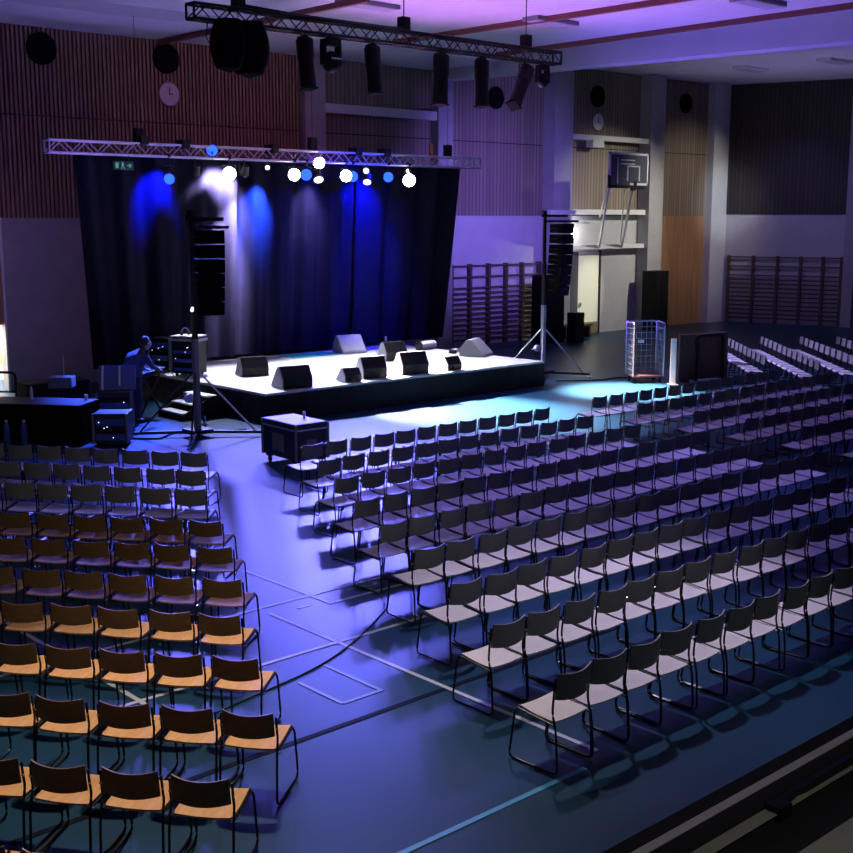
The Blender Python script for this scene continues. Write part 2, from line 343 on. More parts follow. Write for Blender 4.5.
def wall_bars(label, loc, rz, xs, top, gapset):
    t = thing('wall_bars', label, 'wall bars', loc, rz)
    for x in xs: MB().bx(x - .05, x + .05, -.16, .0, 0, top + .06).build('upright', 'barswood', t)
    zs = [top, top - .36] + [top - .36 - .36 - .17 * k for k in range(11)]
    for z in zs: MB().bx(xs[0], xs[-1], -.13, -.08, z - .025, z + .025).build('rung', 'barswood', t)
    return t
wall_bars('wooden wall bars on the back wall right of the stage curtain', (0, WY + .05, 0), 0, [26.9, 27.75, 28.62, 29.45, 30.25, 31.1], 2.62, 0)
t = wall_bars('wooden wall bars on the dark right wall beside the pale corner column', (a0.x, a0.y, 0), rz, [.35, 1.35, 2.3, 3.2, 4.05, 4.75], 2.62, 0)
t = wall_bars('wooden wall bars on the right wall beyond the slim column at the picture edge', (a0.x, a0.y, 0), rz, [5.5, 6.4, 7.3, 8.2], 2.62, 0)

# lit wall lamp between the white rails
t = thing('wall_lamp', 'round glowing wall lamp above the grey door', 'lamp', (32.86, WY + .05, 3.66))
MB().cyl((0, 0, 0), (0, -.06, 0), .2, n=24).build('base', 'white', t, True)
MB().sph((0, -.08, 0), .20, (1, .6, 1), 20).build('globe', 'walllamp', t, True)

# basketball board on folding arms
t = thing('basketball_backboard', 'raised basketball board on white folding arms above the door', 'basketball board', (32.65, 25.9, 5.75))
MB().bx(-1.0, 1.0, -.015, .015, -.53, .53).build('panel', 'glass', t)
mb = MB()
for x0, x1, z0, z1 in ((-1.03, 1.03, .49, .56), (-1.03, -.96, -.2, .56), (.96, 1.03, -.56, .56), (.05, 1.03, -.50, -.42)): mb.bx(x0, x1, -.03, .03, z0, z1)
mb.build('border', 'white', t)
MB().bx(-1.04, -.95, -.03, .03, -.58, -.18).bx(-1.04, .98, -.03, .03, -.60, -.50).bx(.25, .42, -.035, .03, -.50, -.36).build('padding', 'black', t)
MB().bx(-.1, .58, -.028, .028, .10, .15).bx(-.1, -.04, -.028, .028, -.36, .15).bx(.52, .58, -.028, .028, -.36, .15).build('target_square', 'white', t)
MB().bx(-.45, .30, -.03, .03, .30, .34).bx(-.45, .30, -.03, .03, .18, .215).bx(-.62, -.58, -.03, .03, -.45, .40).build('bracing', 'white', t)
mb = MB()
for k in range(20):
    a, b = 2 * PI * k / 20, 2 * PI * (k + 1) / 20
    mb.cyl((.22 + .225 * math.cos(a), -.28 + .225 * math.sin(a), -.62), (.22 + .225 * math.cos(b), -.28 + .225 * math.sin(b), -.62), .012, n=6)
mb.bx(.12, .32, -.06, 0, -.68, -.55); mb.build('rim', 'blackmetal', t, True)
# arms run from the wall rail up to the board (local coordinates)
for (ax, az), (bx_, bz), r in (((1.33, -2.62), (-.95, -.58), .045), ((2.62, -2.62), (.30, -.58), .045), ((1.33, -1.55), (-1.0, -.30), .028), ((2.55, -2.5), (-.15, -.58), .025)):
    MB().cyl((ax, 2.30, az), (bx_, .04, bz), r).build('arm', 'white', t)
tag(MB().bx(33.35, 33.95, WY - .45, WY - .12, 6.62, 6.88).build('winch_box', 'white'), 'small white winch box under the upper white rail above the basketball board', 'winch')

# tall dark cabinet beside the wood panelling, benches near the door
t = thing('tall_cabinet', 'tall dark cabinet standing between the white wall and brown panels', 'cabinet', (36.75, WY - .75, 0))
MB().bx(-.42, .45, -.28, .28, .04, 2.22, .01).build('body', 'black', t); MB().bx(-.38, .0, -.30, -.28, .1, 2.15).build('door', 'blackmetal', t); MB().bx(.02, .41, -.30, -.28, .1, 2.15).build('door', 'blackmetal', t); MB().bx(-.42, .45, -.25, .25, 0, .04).build('plinth', 'black', t)
t = thing('bench', 'low dark bench against the wall by the grey door', 'bench', (32.35, WY - .65, 0))
MB().bx(-.75, .75, -.22, .22, .40, .47).build('seat', 'barswood', t)
for sx in (-.62, .62): MB().bx(sx - .04, sx + .04, -.18, .18, 0, .40).build('leg', 'barswood', t)
tag(MB().bx(31.05, 31.5, 26.7, 27.1, 0, 1.0, .02).build('amplifier_box', 'black'), 'black box standing on the floor behind the right speaker tower', 'box')

t = thing('dark_form', 'tall stack with a dark rippled skin beside the grey door, behind the right tower', 'covered stack', (30.35, 27.35, 0), 0)  # plain dark form with a rippled skin behind the tower
def cov(u, v, th):
    a = 2 * PI * u; sx = max(-1, min(1, math.cos(a) * 1.4)); sy = max(-1, min(1, math.sin(a) * 1.4)); k = 1 + .035 * math.sin(a * 8) * (1 - v)
    return (.47 * sx * k * (1.03 - .05 * v), .32 * sy * k, 2.25 * v + .01)
MB().sheet(cov, 64, 6).build('cloth', 'blackcloth', t, True)
MB().bx(-.43, .43, -.29, .29, .02, 2.25, .03).build('form', 'black', t)
# ================================================================== STAGE
SX0, SX1, SY0, SY1, SZ = 13.95, 22.42, 20.3, 25.95, 0.62
t = thing('stage', 'low black skirted stage with a pale deck before the curtain', 'stage', ((SX0 + SX1) / 2, (SY0 + SY1) / 2, 0))
w2, d2 = (SX1 - SX0) / 2, (SY1 - SY0) / 2
MB().bx(-w2, w2, -d2, d2, SZ - .05, SZ).build('deck', 'stagetop', t)
def skirtfn(x0, y0, x1, y1):
    nrm = Vector((y1 - y0, x0 - x1, 0)).normalized(); L = math.hypot(x1 - x0, y1 - y0)
    def f(u, v, th):
        off = .012 * math.sin(u * L * 14)
        return (x0 + (x1 - x0) * u + nrm.x * (off - th), y0 + (y1 - y0) * u + nrm.y * (off - th), .0 + v * (SZ - .05))
    return f
MB().sheet(skirtfn(-w2, -d2 - .02, w2, -d2 - .02), 240, 1, .02).build('skirt', 'skirt', t)
MB().sheet(skirtfn(-w2 - .02, d2, -w2 - .02, -d2), 120, 1, .02).build('skirt', 'skirt', t)
MB().sheet(skirtfn(w2 + .02, -d2, w2 + .02, d2), 120, 1, .02).build('skirt', 'skirt', t)
for sx in (-w2 + .3, -w2 / 2, 0, w2 / 2, w2 - .3):
    for sy in (-d2 + .3, 0, d2 - .3): MB().cyl((sx, sy, 0), (sx, sy, SZ - .05), .03).build('leg', 'alu', t)
tag(MB().bx(18.1, 19.6, 25.0, 25.75, SZ, SZ + .012).build('overlay', 'cyantone'), 'small cyan carpet at the back of the stage deck', 'overlay')  # thin cyan oblong laid on the deck

# curtain: two overlapping gathered drapes
CY = 26.2
def curt(xa, xb, xa2, xb2, ph, seed):
    rnd = random.Random(seed); ks = [(rnd.uniform(5, 9), rnd.uniform(0, 6)) for _ in range(3)]
    def f(u, v, th):
        x = (xa + (xb - xa) * u) * v + (xa2 + (xb2 - xa2) * u) * (1 - v)
        w = xb - xa
        a = .10 * math.sin(u * w * ks[0][0] + ks[0][1] + .6 * math.sin(v * 2)) + .05 * math.sin(u * w * ks[1][0] * .43 + ks[1][1]) + .03 * math.sin(u * w * ks[2][0] * 1.9 + v)
        a *= (1.15 - .45 * v)
        return (x, CY + ph + a + th, .66 + (5.62 - .66) * v)
    return f
t = thing('stage_curtain', 'tall dark gathered stage curtain hanging behind the stage', 'curtain', (0, 0, 0))
MB().sheet(curt(12.88, 17.3, 13.12, 17.0, 0, 3), 230, 18, .012).build('drape', 'curtain', t, True)
MB().sheet(curt(17.2, 21.3, 16.9, 21.0, .12, 5), 220, 18, .012).build('drape', 'curtain', t, True)
MB().sheet(curt(21.2, 25.1, 20.9, 24.45, 0, 8), 210, 18, .012).build('drape', 'curtain', t, True)
MB().cyl((12.8, CY + .05, 5.64), (25.15, CY + .05, 5.64), .03).build('rail', 'blackmetal', t)

# ------------------------------------------------------------------ trusses
def truss(name, label, x0, x1, y, z0, h, m, bays, cr=.026, br=.012):
    L = x1 - x0; t = thing(name, label, 'truss', (x0, y, z0))
    for yy in (-h / 2, h / 2):
        for zz in (0, h): MB().cyl((0, yy, zz), (L, yy, zz), cr, n=10).build('chord', m, t, True)
    st = L / bays
    for yy in (-h / 2, h / 2):
        mb = MB()
        for i in range(bays):
            za, zb = (0, h) if i % 2 == 0 else (h, 0)
            mb.cyl((i * st, yy, za), ((i + 1) * st, yy, zb), br, n=6)
        mb.build('bracing', m, t)
    for zz in (0, h):
        mb = MB()
        for i in range(bays):
            ya, yb = (-h / 2, h / 2) if i % 2 == 0 else (h / 2, -h / 2)
            mb.cyl((i * st, ya, zz), ((i + 1) * st, yb, zz), br, n=6)
        mb.build('bracing', m, t)
    for x in (0, L):
        mb = MB()
        for yy in (-h / 2, h / 2): mb.cyl((x, yy, 0), (x, yy, h), cr * .8, n=8)
        for zz in (0, h): mb.cyl((x, -h / 2, zz), (x, h / 2, zz), cr * .8, n=8)
        mb.build('end_frame', m, t)
    return t
T2Y = 25.55
truss('lighting_truss', 'silver lattice truss with lamps hanging above the stage curtain', 11.95, 25.2, T2Y, 5.60, .27, 'alu', 44)
T1Y = 18.0
truss('lighting_truss', 'black lattice truss with spotlights hanging under the ceiling in front', 11.05, 20.13, T1Y, 7.44, .24, 'blackmetal', 34, .028, .012)
# hoists and hanging wires
def hoist(x, y, z, label, ztop=8.95, wire=.012):
    t = thing('chain_hoist', label, 'hoist', (x, y, z), 0, 'chain hoists holding the trusses')
    MB().bx(-.10, .10, -.09, .09, .02, .34, .02).build('motor', 'black', t); MB().cyl((0, 0, .34), (0, 0, ztop - z), wire, n=6).build('chain', 'blackmetal', t)
    MB().cyl((0, 0, -.05), (0, 0, .02), .03).build('hook', 'chrome', t); return t
hoist(12.0, T1Y, 7.62, 'black chain hoist at the left end of the front truss')
hoist(19.15, T1Y, 7.62, 'black chain hoist near the right end of the front truss')
hoist(15.75, T1Y, 7.62, 'black chain hoist at the middle of the front truss')
for i, x in enumerate((14.2, 19.2, 24.0)):
    hoist(x, T2Y, 5.88, 'small black chain hoist over the %s of the stage truss' % ('left part', 'middle', 'right part')[i], 8.7, .006)
t = thing('cable_bundle', 'thick black cable bundle lying along the front truss', 'cable', (0, T1Y, 0))
MB().tube([(11.9, -.05, 7.95), (11.95, -.05, 7.74), (13.2, -.05, 7.70), (15.4, -.05, 7.70), (15.75, -.05, 7.74), (15.9, -.05, 7.66)], .045, 8, .15).build('cable', 'black', t, True)
MB().tube([(12.2, -.12, 7.66), (14, -.12, 7.68), (16, -.1, 7.66), (17.5, -.1, 7.66)], .03, 8).build('cable', 'black', t, True)
t = thing('chain_bag', 'big black bundle of cable bags hanging under the left of the front truss', 'bag', (11.78, T1Y - .2, 7.46))
def bagfn(cx, rx, h, sd):
    rn = random.Random(sd); k1 = rn.uniform(0, 6)
    def f(u, v, th):
        a = 2 * PI * u; r = math.sin(min(1, v * 1.15 + .04) * PI * .62) ** .5 if v < .9 else 1
        r = (.55 + .45 * math.sin(PI * min(1, (1 - v) * .9 + .1))) * (0.0 if v == 0 else 1) * (1 + .06 * math.sin(5 * a + k1))
        return (cx + rx * r * math.cos(a), .34 * r * math.sin(a), -h * (1 - v))
    return f
MB().sheet(bagfn(.30, .36, .93, 4), 24, 12).build('bag', 'blackcloth', t, True)
MB().sheet(bagfn(-.12, .30, .86, 9), 24, 12).build('bag', 'blackcloth', t, True)
MB().tube([(-.45, .1, 0), (-.5, .1, -.3), (-.42, .1, -.42), (-.36, .1, -.2)], .012).build('strap', 'black', t)

# profile spotlights under the front truss
def profile_spot(x, tiltx, tilty, L, r, label, y=T1Y, z=7.42):
    t = thing('profile_spotlight', label, 'spotlight', (x, y, z), 0, 'black spotlights under the front truss')
    t.rotation_euler = (0, 0, 0)
    rot = Matrix.Rotation(tilty, 4, 'Y') @ Matrix.Rotation(tiltx, 4, 'X')
    def P(a, b, c): return rot @ Vector((a, b, c)) + Vector((0, 0, -.30))
    MB().cyl(P(0, 0, .20), P(0, 0, -.15), r * 1.08, n=18).cyl(P(0, 0, .27), P(0, 0, .20), r * .6, r, 18).build('lamp_house', 'black', t, True)
    MB().cyl(P(0, 0, -.15), P(0, 0, -L + .25), r * .98, n=18).cyl(P(0, 0, -L + .25), P(0, 0, -L + .12), r * 1.0, r * 1.03, 18).build('lens_tube', 'black', t, True)
    MB().box(P(0, 0, -L + .10), (r * 1.8, r * 1.8, .02), rot).build('colour_frame', 'blackhole', t)
    MB().tube([P(-r - .03, 0, 0), (-r - .03, 0, -.06), (r + .03, 0, -.06), P(r + .03, 0, 0)], .015, 6, .05).build('yoke', 'blackmetal', t)
    MB().cyl((0, 0, -.06), (0, 0, .03), .025).bx(-.04, .04, -.04, .04, .0, .06).build('clamp', 'blackmetal', t)
    return t
profile_spot(13.40, R(-8), R(0), .76, .14, 'black spotlight under the front truss, just right of the cable bags')
profile_spot(14.97, R(-6), R(0), .74, .14, 'black spotlight under the front truss, right of the small moving head')
profile_spot(16.72, R(-4), R(6), .84, .15, 'black spotlight under the front truss tilted slightly left, third of the long ones')
profile_spot(17.85, R(-4), R(3), .80, .14, 'black spotlight under the front truss beside the round wall speaker')
profile_spot(19.12, R(-10), R(36), .90, .15, 'black spotlight under the front truss tilted strongly to lower left')
def moving_head(x, label, band=True, sc=1.0, z=7.42):
    t = thing('moving_head', label, 'spotlight', (x, T1Y, z), 0, 'small lamps under the front truss')
    MB().bx(-.16 * sc, .16 * sc, -.12 * sc, .12 * sc, -.16 * sc, -.03, .02).build('base', 'black', t)
    for s_ in (-1, 1): MB().bx(s_ * .17 * sc - .03, s_ * .17 * sc + .03, -.07, .07, -.50 * sc, -.12 * sc, .01).build('arm', 'black', t)
    MB().sph((0, 0, -.44 * sc), .17 * sc, (1, 1, 1.15), 18).build('head', 'black', t, True)
    if band: MB().bx(-.11, .11, -.185, -.16, -.40, -.375).build('label_strip', 'paper', t)
    MB().cyl((0, 0, -.03), (0, 0, .05), .03).build('clamp', 'blackmetal', t)
moving_head(13.98, 'black moving head lamp with a pale strip under the front truss')
moving_head(19.68, 'small black lamp at the right end of the front truss', False, .8)

# lamps on the stage truss
def par_can(x, z, dy, aim, lens, r, label, hang=True):
    """aim: direction the lamp faces"""
    t = thing('stage_lamp', label, 'stage lamp', (x, T2Y + dy, z), 0, 'lamps on the stage truss')
    q = Vector(aim).normalized().to_track_quat('Z', 'Y').to_matrix()
    def P(a, b, c): return q @ Vector((a, b, c))
    MB().cyl(P(0, 0, -.26), P(0, 0, -.01), r * .75, r * 1.05, 18).build('can', 'black', t, True)
    MB().cyl(P(0, 0, -.012), P(0, 0, .006), r * .95, n=20).build('lens', lens, t, True)
    zt = 5.60 - z if hang else 0
    if hang and zt > .12:
        MB().tube([(-r - .02, 0, 0), (-r - .02, 0, zt * .55), (0, 0, zt * .6), (r + .02, 0, zt * .55), (r + .02, 0, 0)], .012, 6).build('yoke', 'blackmetal', t)
        MB().cyl((0, 0, zt * .6), (0, 0, zt + .05), .02).bx(-.04, .04, -.04, .04, zt - .02, zt + .06).build('clamp', 'blackmetal', t)
    else: MB().cyl((0, 0, -.25), (0, 0, -.02), .02).build('stand_pin', 'blackmetal', t)
    return t
CAMDIR = (-.64, -.74, -.10)
LW = [  # x, z, kind, radius, label
    (14.9, 5.08, 'lampblue', .13, 'blue lit stage lamp lowest at the left end of the truss'),
    (16.1, 5.78, 'lampblue', .14, 'blue lit stage lamp on top of the truss near its left'),
    (16.57, 5.24, 'lampwhite', .17, 'bright white stage lamp above the white lit curtain fold'),
    (18.52, 5.26, 'lampwhite', .16, 'bright white stage lamp left beside a blue one at mid truss'),
    (18.90, 5.27, 'lampblue', .15, 'blue lit stage lamp right beside a white one at mid truss'),
    (19.32, 5.58, 'lampwhite', .15, 'bright white stage lamp set up in the middle of the truss'),
    (20.20, 5.27, 'lampwhite', .16, 'white stage lamp overlapping a blue one right of mid truss'),
    (20.42, 5.26, 'lampblue', .15, 'blue stage lamp overlapping a white one right of mid truss'),
    (21.67, 5.27, 'lampblue', .14, 'blue lit stage lamp alone between the two right white lamps'),
    (22.43, 5.20, 'lampwhite', .18, 'large bright white stage lamp at the right of the truss')]
for x, z, k, r, lab in LW: par_can(x, z, -.12, CAMDIR, k, r, lab, z < 5.5)
for x, z, aim, k, r, lab in ((17.75, 5.42, CAMDIR, 'lampdim', .06, 'tiny white lamp between the two left white stage lamps'),
                             (19.35, 5.15, (-.25, -.55, -.8), 'lampdim', .13, 'stage lamp pointing down, pale rim showing, below the middle white lamp'),
                             (20.95, 5.42, CAMDIR, 'lampdim', .08, 'tiny white lamp right of the overlapping pair on the truss'),
                             (20.98, 5.12, (-.45, -.45, -.8), 'lampdim', .11, 'tilted stage lamp pointing down, thin pale rim, right of mid truss'),
                             (22.45, 5.45, CAMDIR, 'lampdim', .06, 'tiny white lamp right above the large right white lamp'),
                             (15.65, 5.20, (.1, .5, -.8), 'blackmetal', .10, 'unlit small stage lamp left of the first white lamp'),
                             (17.05, 5.22, (.1, .5, -.8), 'chrome', .10, 'unlit silver stage lamp just right of the first white lamp')):
    par_can(x, z, -.05, aim, k, r, lab)
def clampbox(x, z, lab): tag(MB().bx(x - .10, x + .10, T2Y - .22, T2Y + .16, z - .09, z + .12, .02).build('truss_clamp', 'black'), lab, 'clamp', 'black clamps on the stage truss')
for x, z, lab in ((14.25, 5.93, 'black clamp on the left end of the stage truss'), (15.35, 5.88, 'black clamp on the stage truss left of the upper blue lamp'), (17.9, 5.87, 'black clamp on the stage truss left of the middle'), (20.6, 5.90, 'black clamp on the stage truss right of the middle'), (21.6, 5.90, 'black clamp on the stage truss above the lone blue lamp')):
    clampbox(x, z, lab)
tag(MB().cyl((23.35, T2Y, 5.86), (23.35, T2Y, 6.22), .07, .05).build('beacon', pmat('orange_plastic', (.55, .12, .06), .5)), 'small orange beacon standing on the right part of the stage truss', 'beacon')
tag(MB().cyl((21.2, WY - .25, 6.12), (21.2, WY - .33, 6.12), .16, n=20).build('fire_bell', pmat('red_bell', (.6, .03, .05), .5)), 'small red bell on the pilaster just above the stage truss', 'bell')
# exit sign hung at the top of the curtain
t = thing('exit_sign', 'small green exit sign at the top left of the curtain', 'sign', (13.75, T2Y - .05, 5.36))
MB().bx(-.26, .26, -.03, .03, -.10, .10).build('housing', 'signdark', t)
MB().bx(-.20, -.13, -.036, -.03, -.06, .06).sph((-.02, -.033, .055), .022, (1, .2, 1), 8).bx(-.045, .005, -.036, -.03, -.02, .035).box((-.05, -.033, -.045), (.018, .006, .06), Matrix.Rotation(.5, 3, 'Y')).box((.01, -.033, -.045), (.018, .006, .06), Matrix.Rotation(-.5, 3, 'Y')).bx(.09, .20, -.036, -.03, -.012, .012).box((.17, -.033, .025), (.07, .006, .018), Matrix.Rotation(.7, 3, 'Y')).box((.17, -.033, -.025), (.07, .006, .018), Matrix.Rotation(-.7, 3, 'Y')).build('pictogram', 'signgreen', t)
MB().cyl((-.15, 0, .10), (-.15, 0, .28), .008).cyl((.15, 0, .10), (.15, 0, .28), .008).build('hanger', 'blackmetal', t)

# ------------------------------------------------------------------ stage monitors
def wedge(x, y, rz, w, h, d, label, front='black', top='black', side='greypaint'):
    """wedge floor monitor: local +y is the back"""
    t = thing('stage_monitor', label, 'monitor speaker', (x, y, SZ + .012), rz, 'stage monitor wedges')
    prof = [(-d / 2, .04), (-d / 2 + .02, 0), (d / 2, 0), (d / 2, h * .45), (d * .22, h), (d * .05, h)]
    MB().prism([(p[0], p[1]) for p in prof], -w / 2 + .02, w / 2 - .02, 'X').build('cabinet', top, t)
    for s_ in (-1, 1): MB().prism([(p[0] * .97, p[1] * .97 + .004) for p in prof], s_ * (w / 2 - .02), s_ * w / 2, 'X').build('side_panel', side, t)
    a = Vector((0, -d / 2, .04)); b = Vector((0, d * .05, h)); n = Vector((0, -(b - a).z, (b - a).y)).normalized(); c = (a + b) / 2 + n * .006
    ang = math.atan2((b - a).z, (b - a).y)
    MB().box(c, (w - .10, (b - a).length - .06, .012), Matrix.Rotation(ang, 3, 'X')).build('grille', front, t)
    MB().cyl((0, d / 2 - .004, h * .22), (0, d / 2 + .012, h * .22), .04).build('connector', 'blackmetal', t)
    return t
ST = PI  # facing the curtain side
AW = R(42)
wedge(15.42, 22.95, ST - R(14), .66, .42, .46, 'black wedge monitor alone at the left of the stage deck')
wedge(14.95, 20.75, ST - R(8), .72, .46, .55, 'black wedge monitor at the front left corner of the stage')
wedge(16.42, 20.65, ST - R(5), .44, .30, .38, 'small black wedge monitor at the stage front, left of a taller one')
wedge(17.20, 20.85, ST - R(12), .62, .48, .5, 'black upright wedge monitor at the middle of the stage front')
wedge(18.35, 20.80, ST - R(10), .72, .50, .55, 'black wedge monitor with pale side at the stage front, right of middle')
wedge(19.45, 20.65, ST + R(5), .50, .32, .4, 'small black wedge monitor nearest the right end of the stage front')
wedge(19.75, 23.1, ST - R(5), .66, .46, .5, 'black wedge monitor with pale side in the middle of the deck')
wedge(20.0, 25.1, R(-10), .72, .46, .6, 'pale lit wedge monitor at the back of the stage near the curtain', 'casetop', 'casetop')  # pale material on both rear wedges stands for the light on them
wedge(22.05, 22.35, R(25), .72, .42, .7, 'pale lit wedge monitor at the right rear edge of the stage', 'casetop', 'casetop')
t = thing('drum_throne_roll', 'white roll lying at the back right of the stage deck', 'roll', (22.05, 24.3, SZ + .12), R(10))
MB().cyl((-.32, 0, 0), (.32, 0, 0), .12, n=16).build('roll', 'paper', t, True); MB().cyl((-.36, 0, 0), (-.32, 0, 0), .13, n=16).build('end_cap', 'black', t, True)
tag(MB().bx(21.85, 22.0, 23.05, 23.2, SZ, SZ + .09, .01).build('stage_box', 'black'), 'small dark cable box on the deck left of the right rear wedge', 'box')
tag(MB().bx(22.12, 22.28, 23.25, 23.38, SZ, SZ + .09, .01).build('stage_box', 'paper'), 'small white cable box on the deck behind the right rear wedge', 'box')
t = thing('microphone_stand', 'thin short microphone stand at the back of the stage deck', 'microphone stand', (21.1, 24.9, SZ))
MB().cyl((0, 0, 0), (0, 0, .02), .10, n=16).build('base', 'blackmetal', t); MB().cyl((0, 0, .02), (0, 0, .26), .01).build('pole', 'chrome', t); MB().cyl((0, 0, .26), (0, 0, .38), .025, .03).build('microphone', 'alu', t)

# ------------------------------------------------------------------ loudspeaker towers
def tower(x, y, label, top, legs, lit, base_r=1.3):
    t = thing('lifting_tower', label, 'lifting tower', (x, y, 0))
    MB().bx(-.05, .05, -.05, .05, .12, 1.9).build('mast', lit, t); MB().bx(-.042, .042, -.042, .042, 1.9, 3.0).bx(-.03, .03, -.03, .03, 3.0, top).build('inner_mast', 'blackmetal', t)  # lower mast paler, the light on it put into the material
    MB().bx(-.22, .22, -.22, .22, .08, .16).build('base', 'blackmetal', t)
    for a in legs:
        c, s = math.cos(a), math.sin(a)
        MB().cyl((.15 * c, .15 * s, .10), (base_r * c, base_r * s, .08), .03).build('outrigger', 'blackmetal', t)
        MB().cyl((.07 * c, .07 * s, 1.25), (base_r * .85 * c, base_r * .85 * s, .11), .018).build('brace', 'alu' if a == legs[0] or base_r < 1.3 else 'blackmetal', t)  # light caught by the first brace put into its pale metal
        MB().cyl((base_r * c, base_r * s, .0), (base_r * c, base_r * s, .20), .018).cyl((base_r * c, base_r * s, 0), (base_r * c, base_r * s, .02), .07).build('foot', 'chrome', t)
    MB().cyl((-.10, .07, .75), (-.10, .16, .75), .09, n=14).cyl((-.10, .16, .75), (-.24, .2, .72), .012).build('winch', 'alu', t)
    return t
def line_array(x, y, z, rz, n, label, group, curve=.035):
    t = thing('line_array', label, 'loudspeaker', (x, y, z), rz, group)
    MB().bx(-.32, .32, -.30, -.24, -.04, .02).bx(-.32, .32, .24, .30, -.04, .02).bx(-.32, -.26, -.3, .3, -.04, .02).bx(.26, .32, -.3, .3, -.04, .02).build('fly_frame', 'blackmetal', t)
    zz = -.06; yy = 0; ang = 0
    for i in range(n):
        h = .27
        rot = Matrix.Rotation(-ang, 3, 'X')
        c = MB().prism([(-.22, -h / 2 + .022), (.20, -h / 2 + .008), (.20, h / 2 - .008), (-.22, h / 2 - .022)], -.26, .26, 'X')
        for v in c.bm.verts: v.co = rot @ v.co + Vector((0, yy, zz - h / 2))
        cab = c.build('cabinet', 'blackhole', t)
        MB().box(rot @ Vector((0, .205, 0)) + Vector((0, yy, zz - h / 2)), (.48, .012, h * .86), rot).build('grille', 'blackhole', cab)
        for s_ in (-1, 1): MB().box(rot @ Vector((s_ * .265, -.05, 0)) + Vector((0, yy, zz - h / 2)), (.012, .22, .03), rot).build('rigging_plate', 'blackmetal', cab)
        ang += curve; zz -= h * math.cos(ang); yy -= h * math.sin(ang)
    return t
tower(12.12, 19.95, 'black lifting tower with outrigger legs left of the stage', 4.25, [R(-38), R(52), R(142), R(232)], 'greypaint')
tower(23.75, 21.55, 'pale lifting tower with outrigger legs right of the stage', 4.35, [R(-50), R(40), R(130), R(220)], 'dimalu', 1.25)
line_array(12.52, 20.0, 4.02, R(-195), 6, 'black line array loudspeaker on the tower left of the stage', 'line arrays on towers', .03)
line_array(24.15, 21.3, 4.10, R(-172), 7, 'black line array loudspeaker on the tower right of the stage', 'line arrays on towers', .02)
tag(MB().bx(12.05, 12.85, 19.96, 20.04, 4.12, 4.20).bx(12.10, 12.2, 19.9, 20.1, 4.2, 4.33).build('lifting_bar', 'blackmetal'), 'black lifting bar on top of the left tower', 'bar')
tag(MB().bx(23.65, 24.6, 21.51, 21.59, 4.2, 4.26).build('lifting_bar', 'blackmetal'), 'dark lifting bar on top of the right tower', 'bar')
tag(MB().cyl((12.06, 19.9, 2.5), (12.0, 19.82, 2.46), .022, .03).build('clamp_lamp', 'lampdim'), 'tiny bright lamp clamped to the left tower mast', 'lamp')

# flight case
t = thing('flight_case', 'black flight case with pale lid standing before the stage', 'flight case', (12.06, 16.68, 0), R(-3))
MB().bx(-.32, .32, -.52, .52, .13, .64, .012).build('body', 'casewood', t)
MB().bx(-.325, .325, -.525, .525, .66, .755, .012).build('lid', 'casewood', t)
MB().bx(-.31, .31, -.51, .51, .75, .762).build('lid_top', 'casetop', t)
for sx in (-1, 1):
    for sy in (-1, 1):
        MB().bx(sx * .325 - .018, sx * .325 + .018, sy * .53 - .018, sy * .53 + .018, .13, .75).build('edge_profile', 'greypaint', t)
        MB().cyl((sx * .25 - .02, sy * .42, .05), (sx * .25 + .02, sy * .42, .05), .05, n=14).bx(sx * .25 - .05, sx * .25 + .05, sy * .42 - .05, sy * .42 + .05, .09, .13).build('castor', 'black', t)
MB().bx(-.335, .335, -.535, .535, .64, .665).build('edge_band', 'alu', t)
MB().bx(-.10, .10, -.535, -.52, .32, .48).build('handle', 'greypaint', t)
MB().bx(-.335, -.32, -.14, .20, .24, .54).build('dish', 'greypaint', t)
tag(MB().cyl((12.22, 16.62, .762), (12.22, 16.62, .84), .025).sph((12.22, 16.62, .865), .03).build('bottle', 'alu'), 'small bottle standing on the flight case lid', 'bottle')

# ------------------------------------------------------------------ left of the stage: steps, desk, racks, table, person
t = thing('stage_steps', 'black stage steps with pale treads at the left side of the stage', 'steps', (13.38, 22.2, 0))
for i in range(3):
    z = .155 * (i + 1)
    MB().bx(-.55 + i * .30, -.28 + i * .30, -.45, .45, z - .03, z).build('tread', 'stagetop', t)
for sy in (-.47, .47): MB().prism([(-.57, 0), (.5, 0), (.5, .46), (.2, .46), (-.57, .10)], sy - .015, sy + .015, 'Y').build('stringer', 'black', t)

# mixing desk and racks
t = thing('mixing_desk', 'lit mixing desk on a dark stand in front of the person', 'mixing desk', (12.72, 23.25, 0), R(-88))
MB().box((0, 0, .93), (1.15, .62, .10), Matrix.Rotation(R(10), 3, 'X'), .01).build('console', 'black', t)
MB().box((-.18, -.10, .985), (.62, .30, .012), Matrix.Rotation(R(10), 3, 'X')).build('fader_panel', 'deskglow', t)
MB().box((.34, .02, 1.0), (.30, .26, .012), Matrix.Rotation(R(10), 3, 'X')).build('display', 'bluescreen', t)
for sx in (-.45, .45):
    MB().cyl((sx, -.28, 0), (sx, .22, .88), .022).build('leg', 'blackmetal', t); MB().cyl((sx, .28, 0), (sx, -.22, .88), .022).build('leg', 'blackmetal', t)
mb = MB()
rn = random.Random(2)
for k in range(14): mb.sph((rn.uniform(-.5, .5), rn.uniform(-.22, .22), 1.0 + rn.uniform(0, .02)), .009, (1, 1, 1), 8)
mb.build('button_lights', 'led', t)
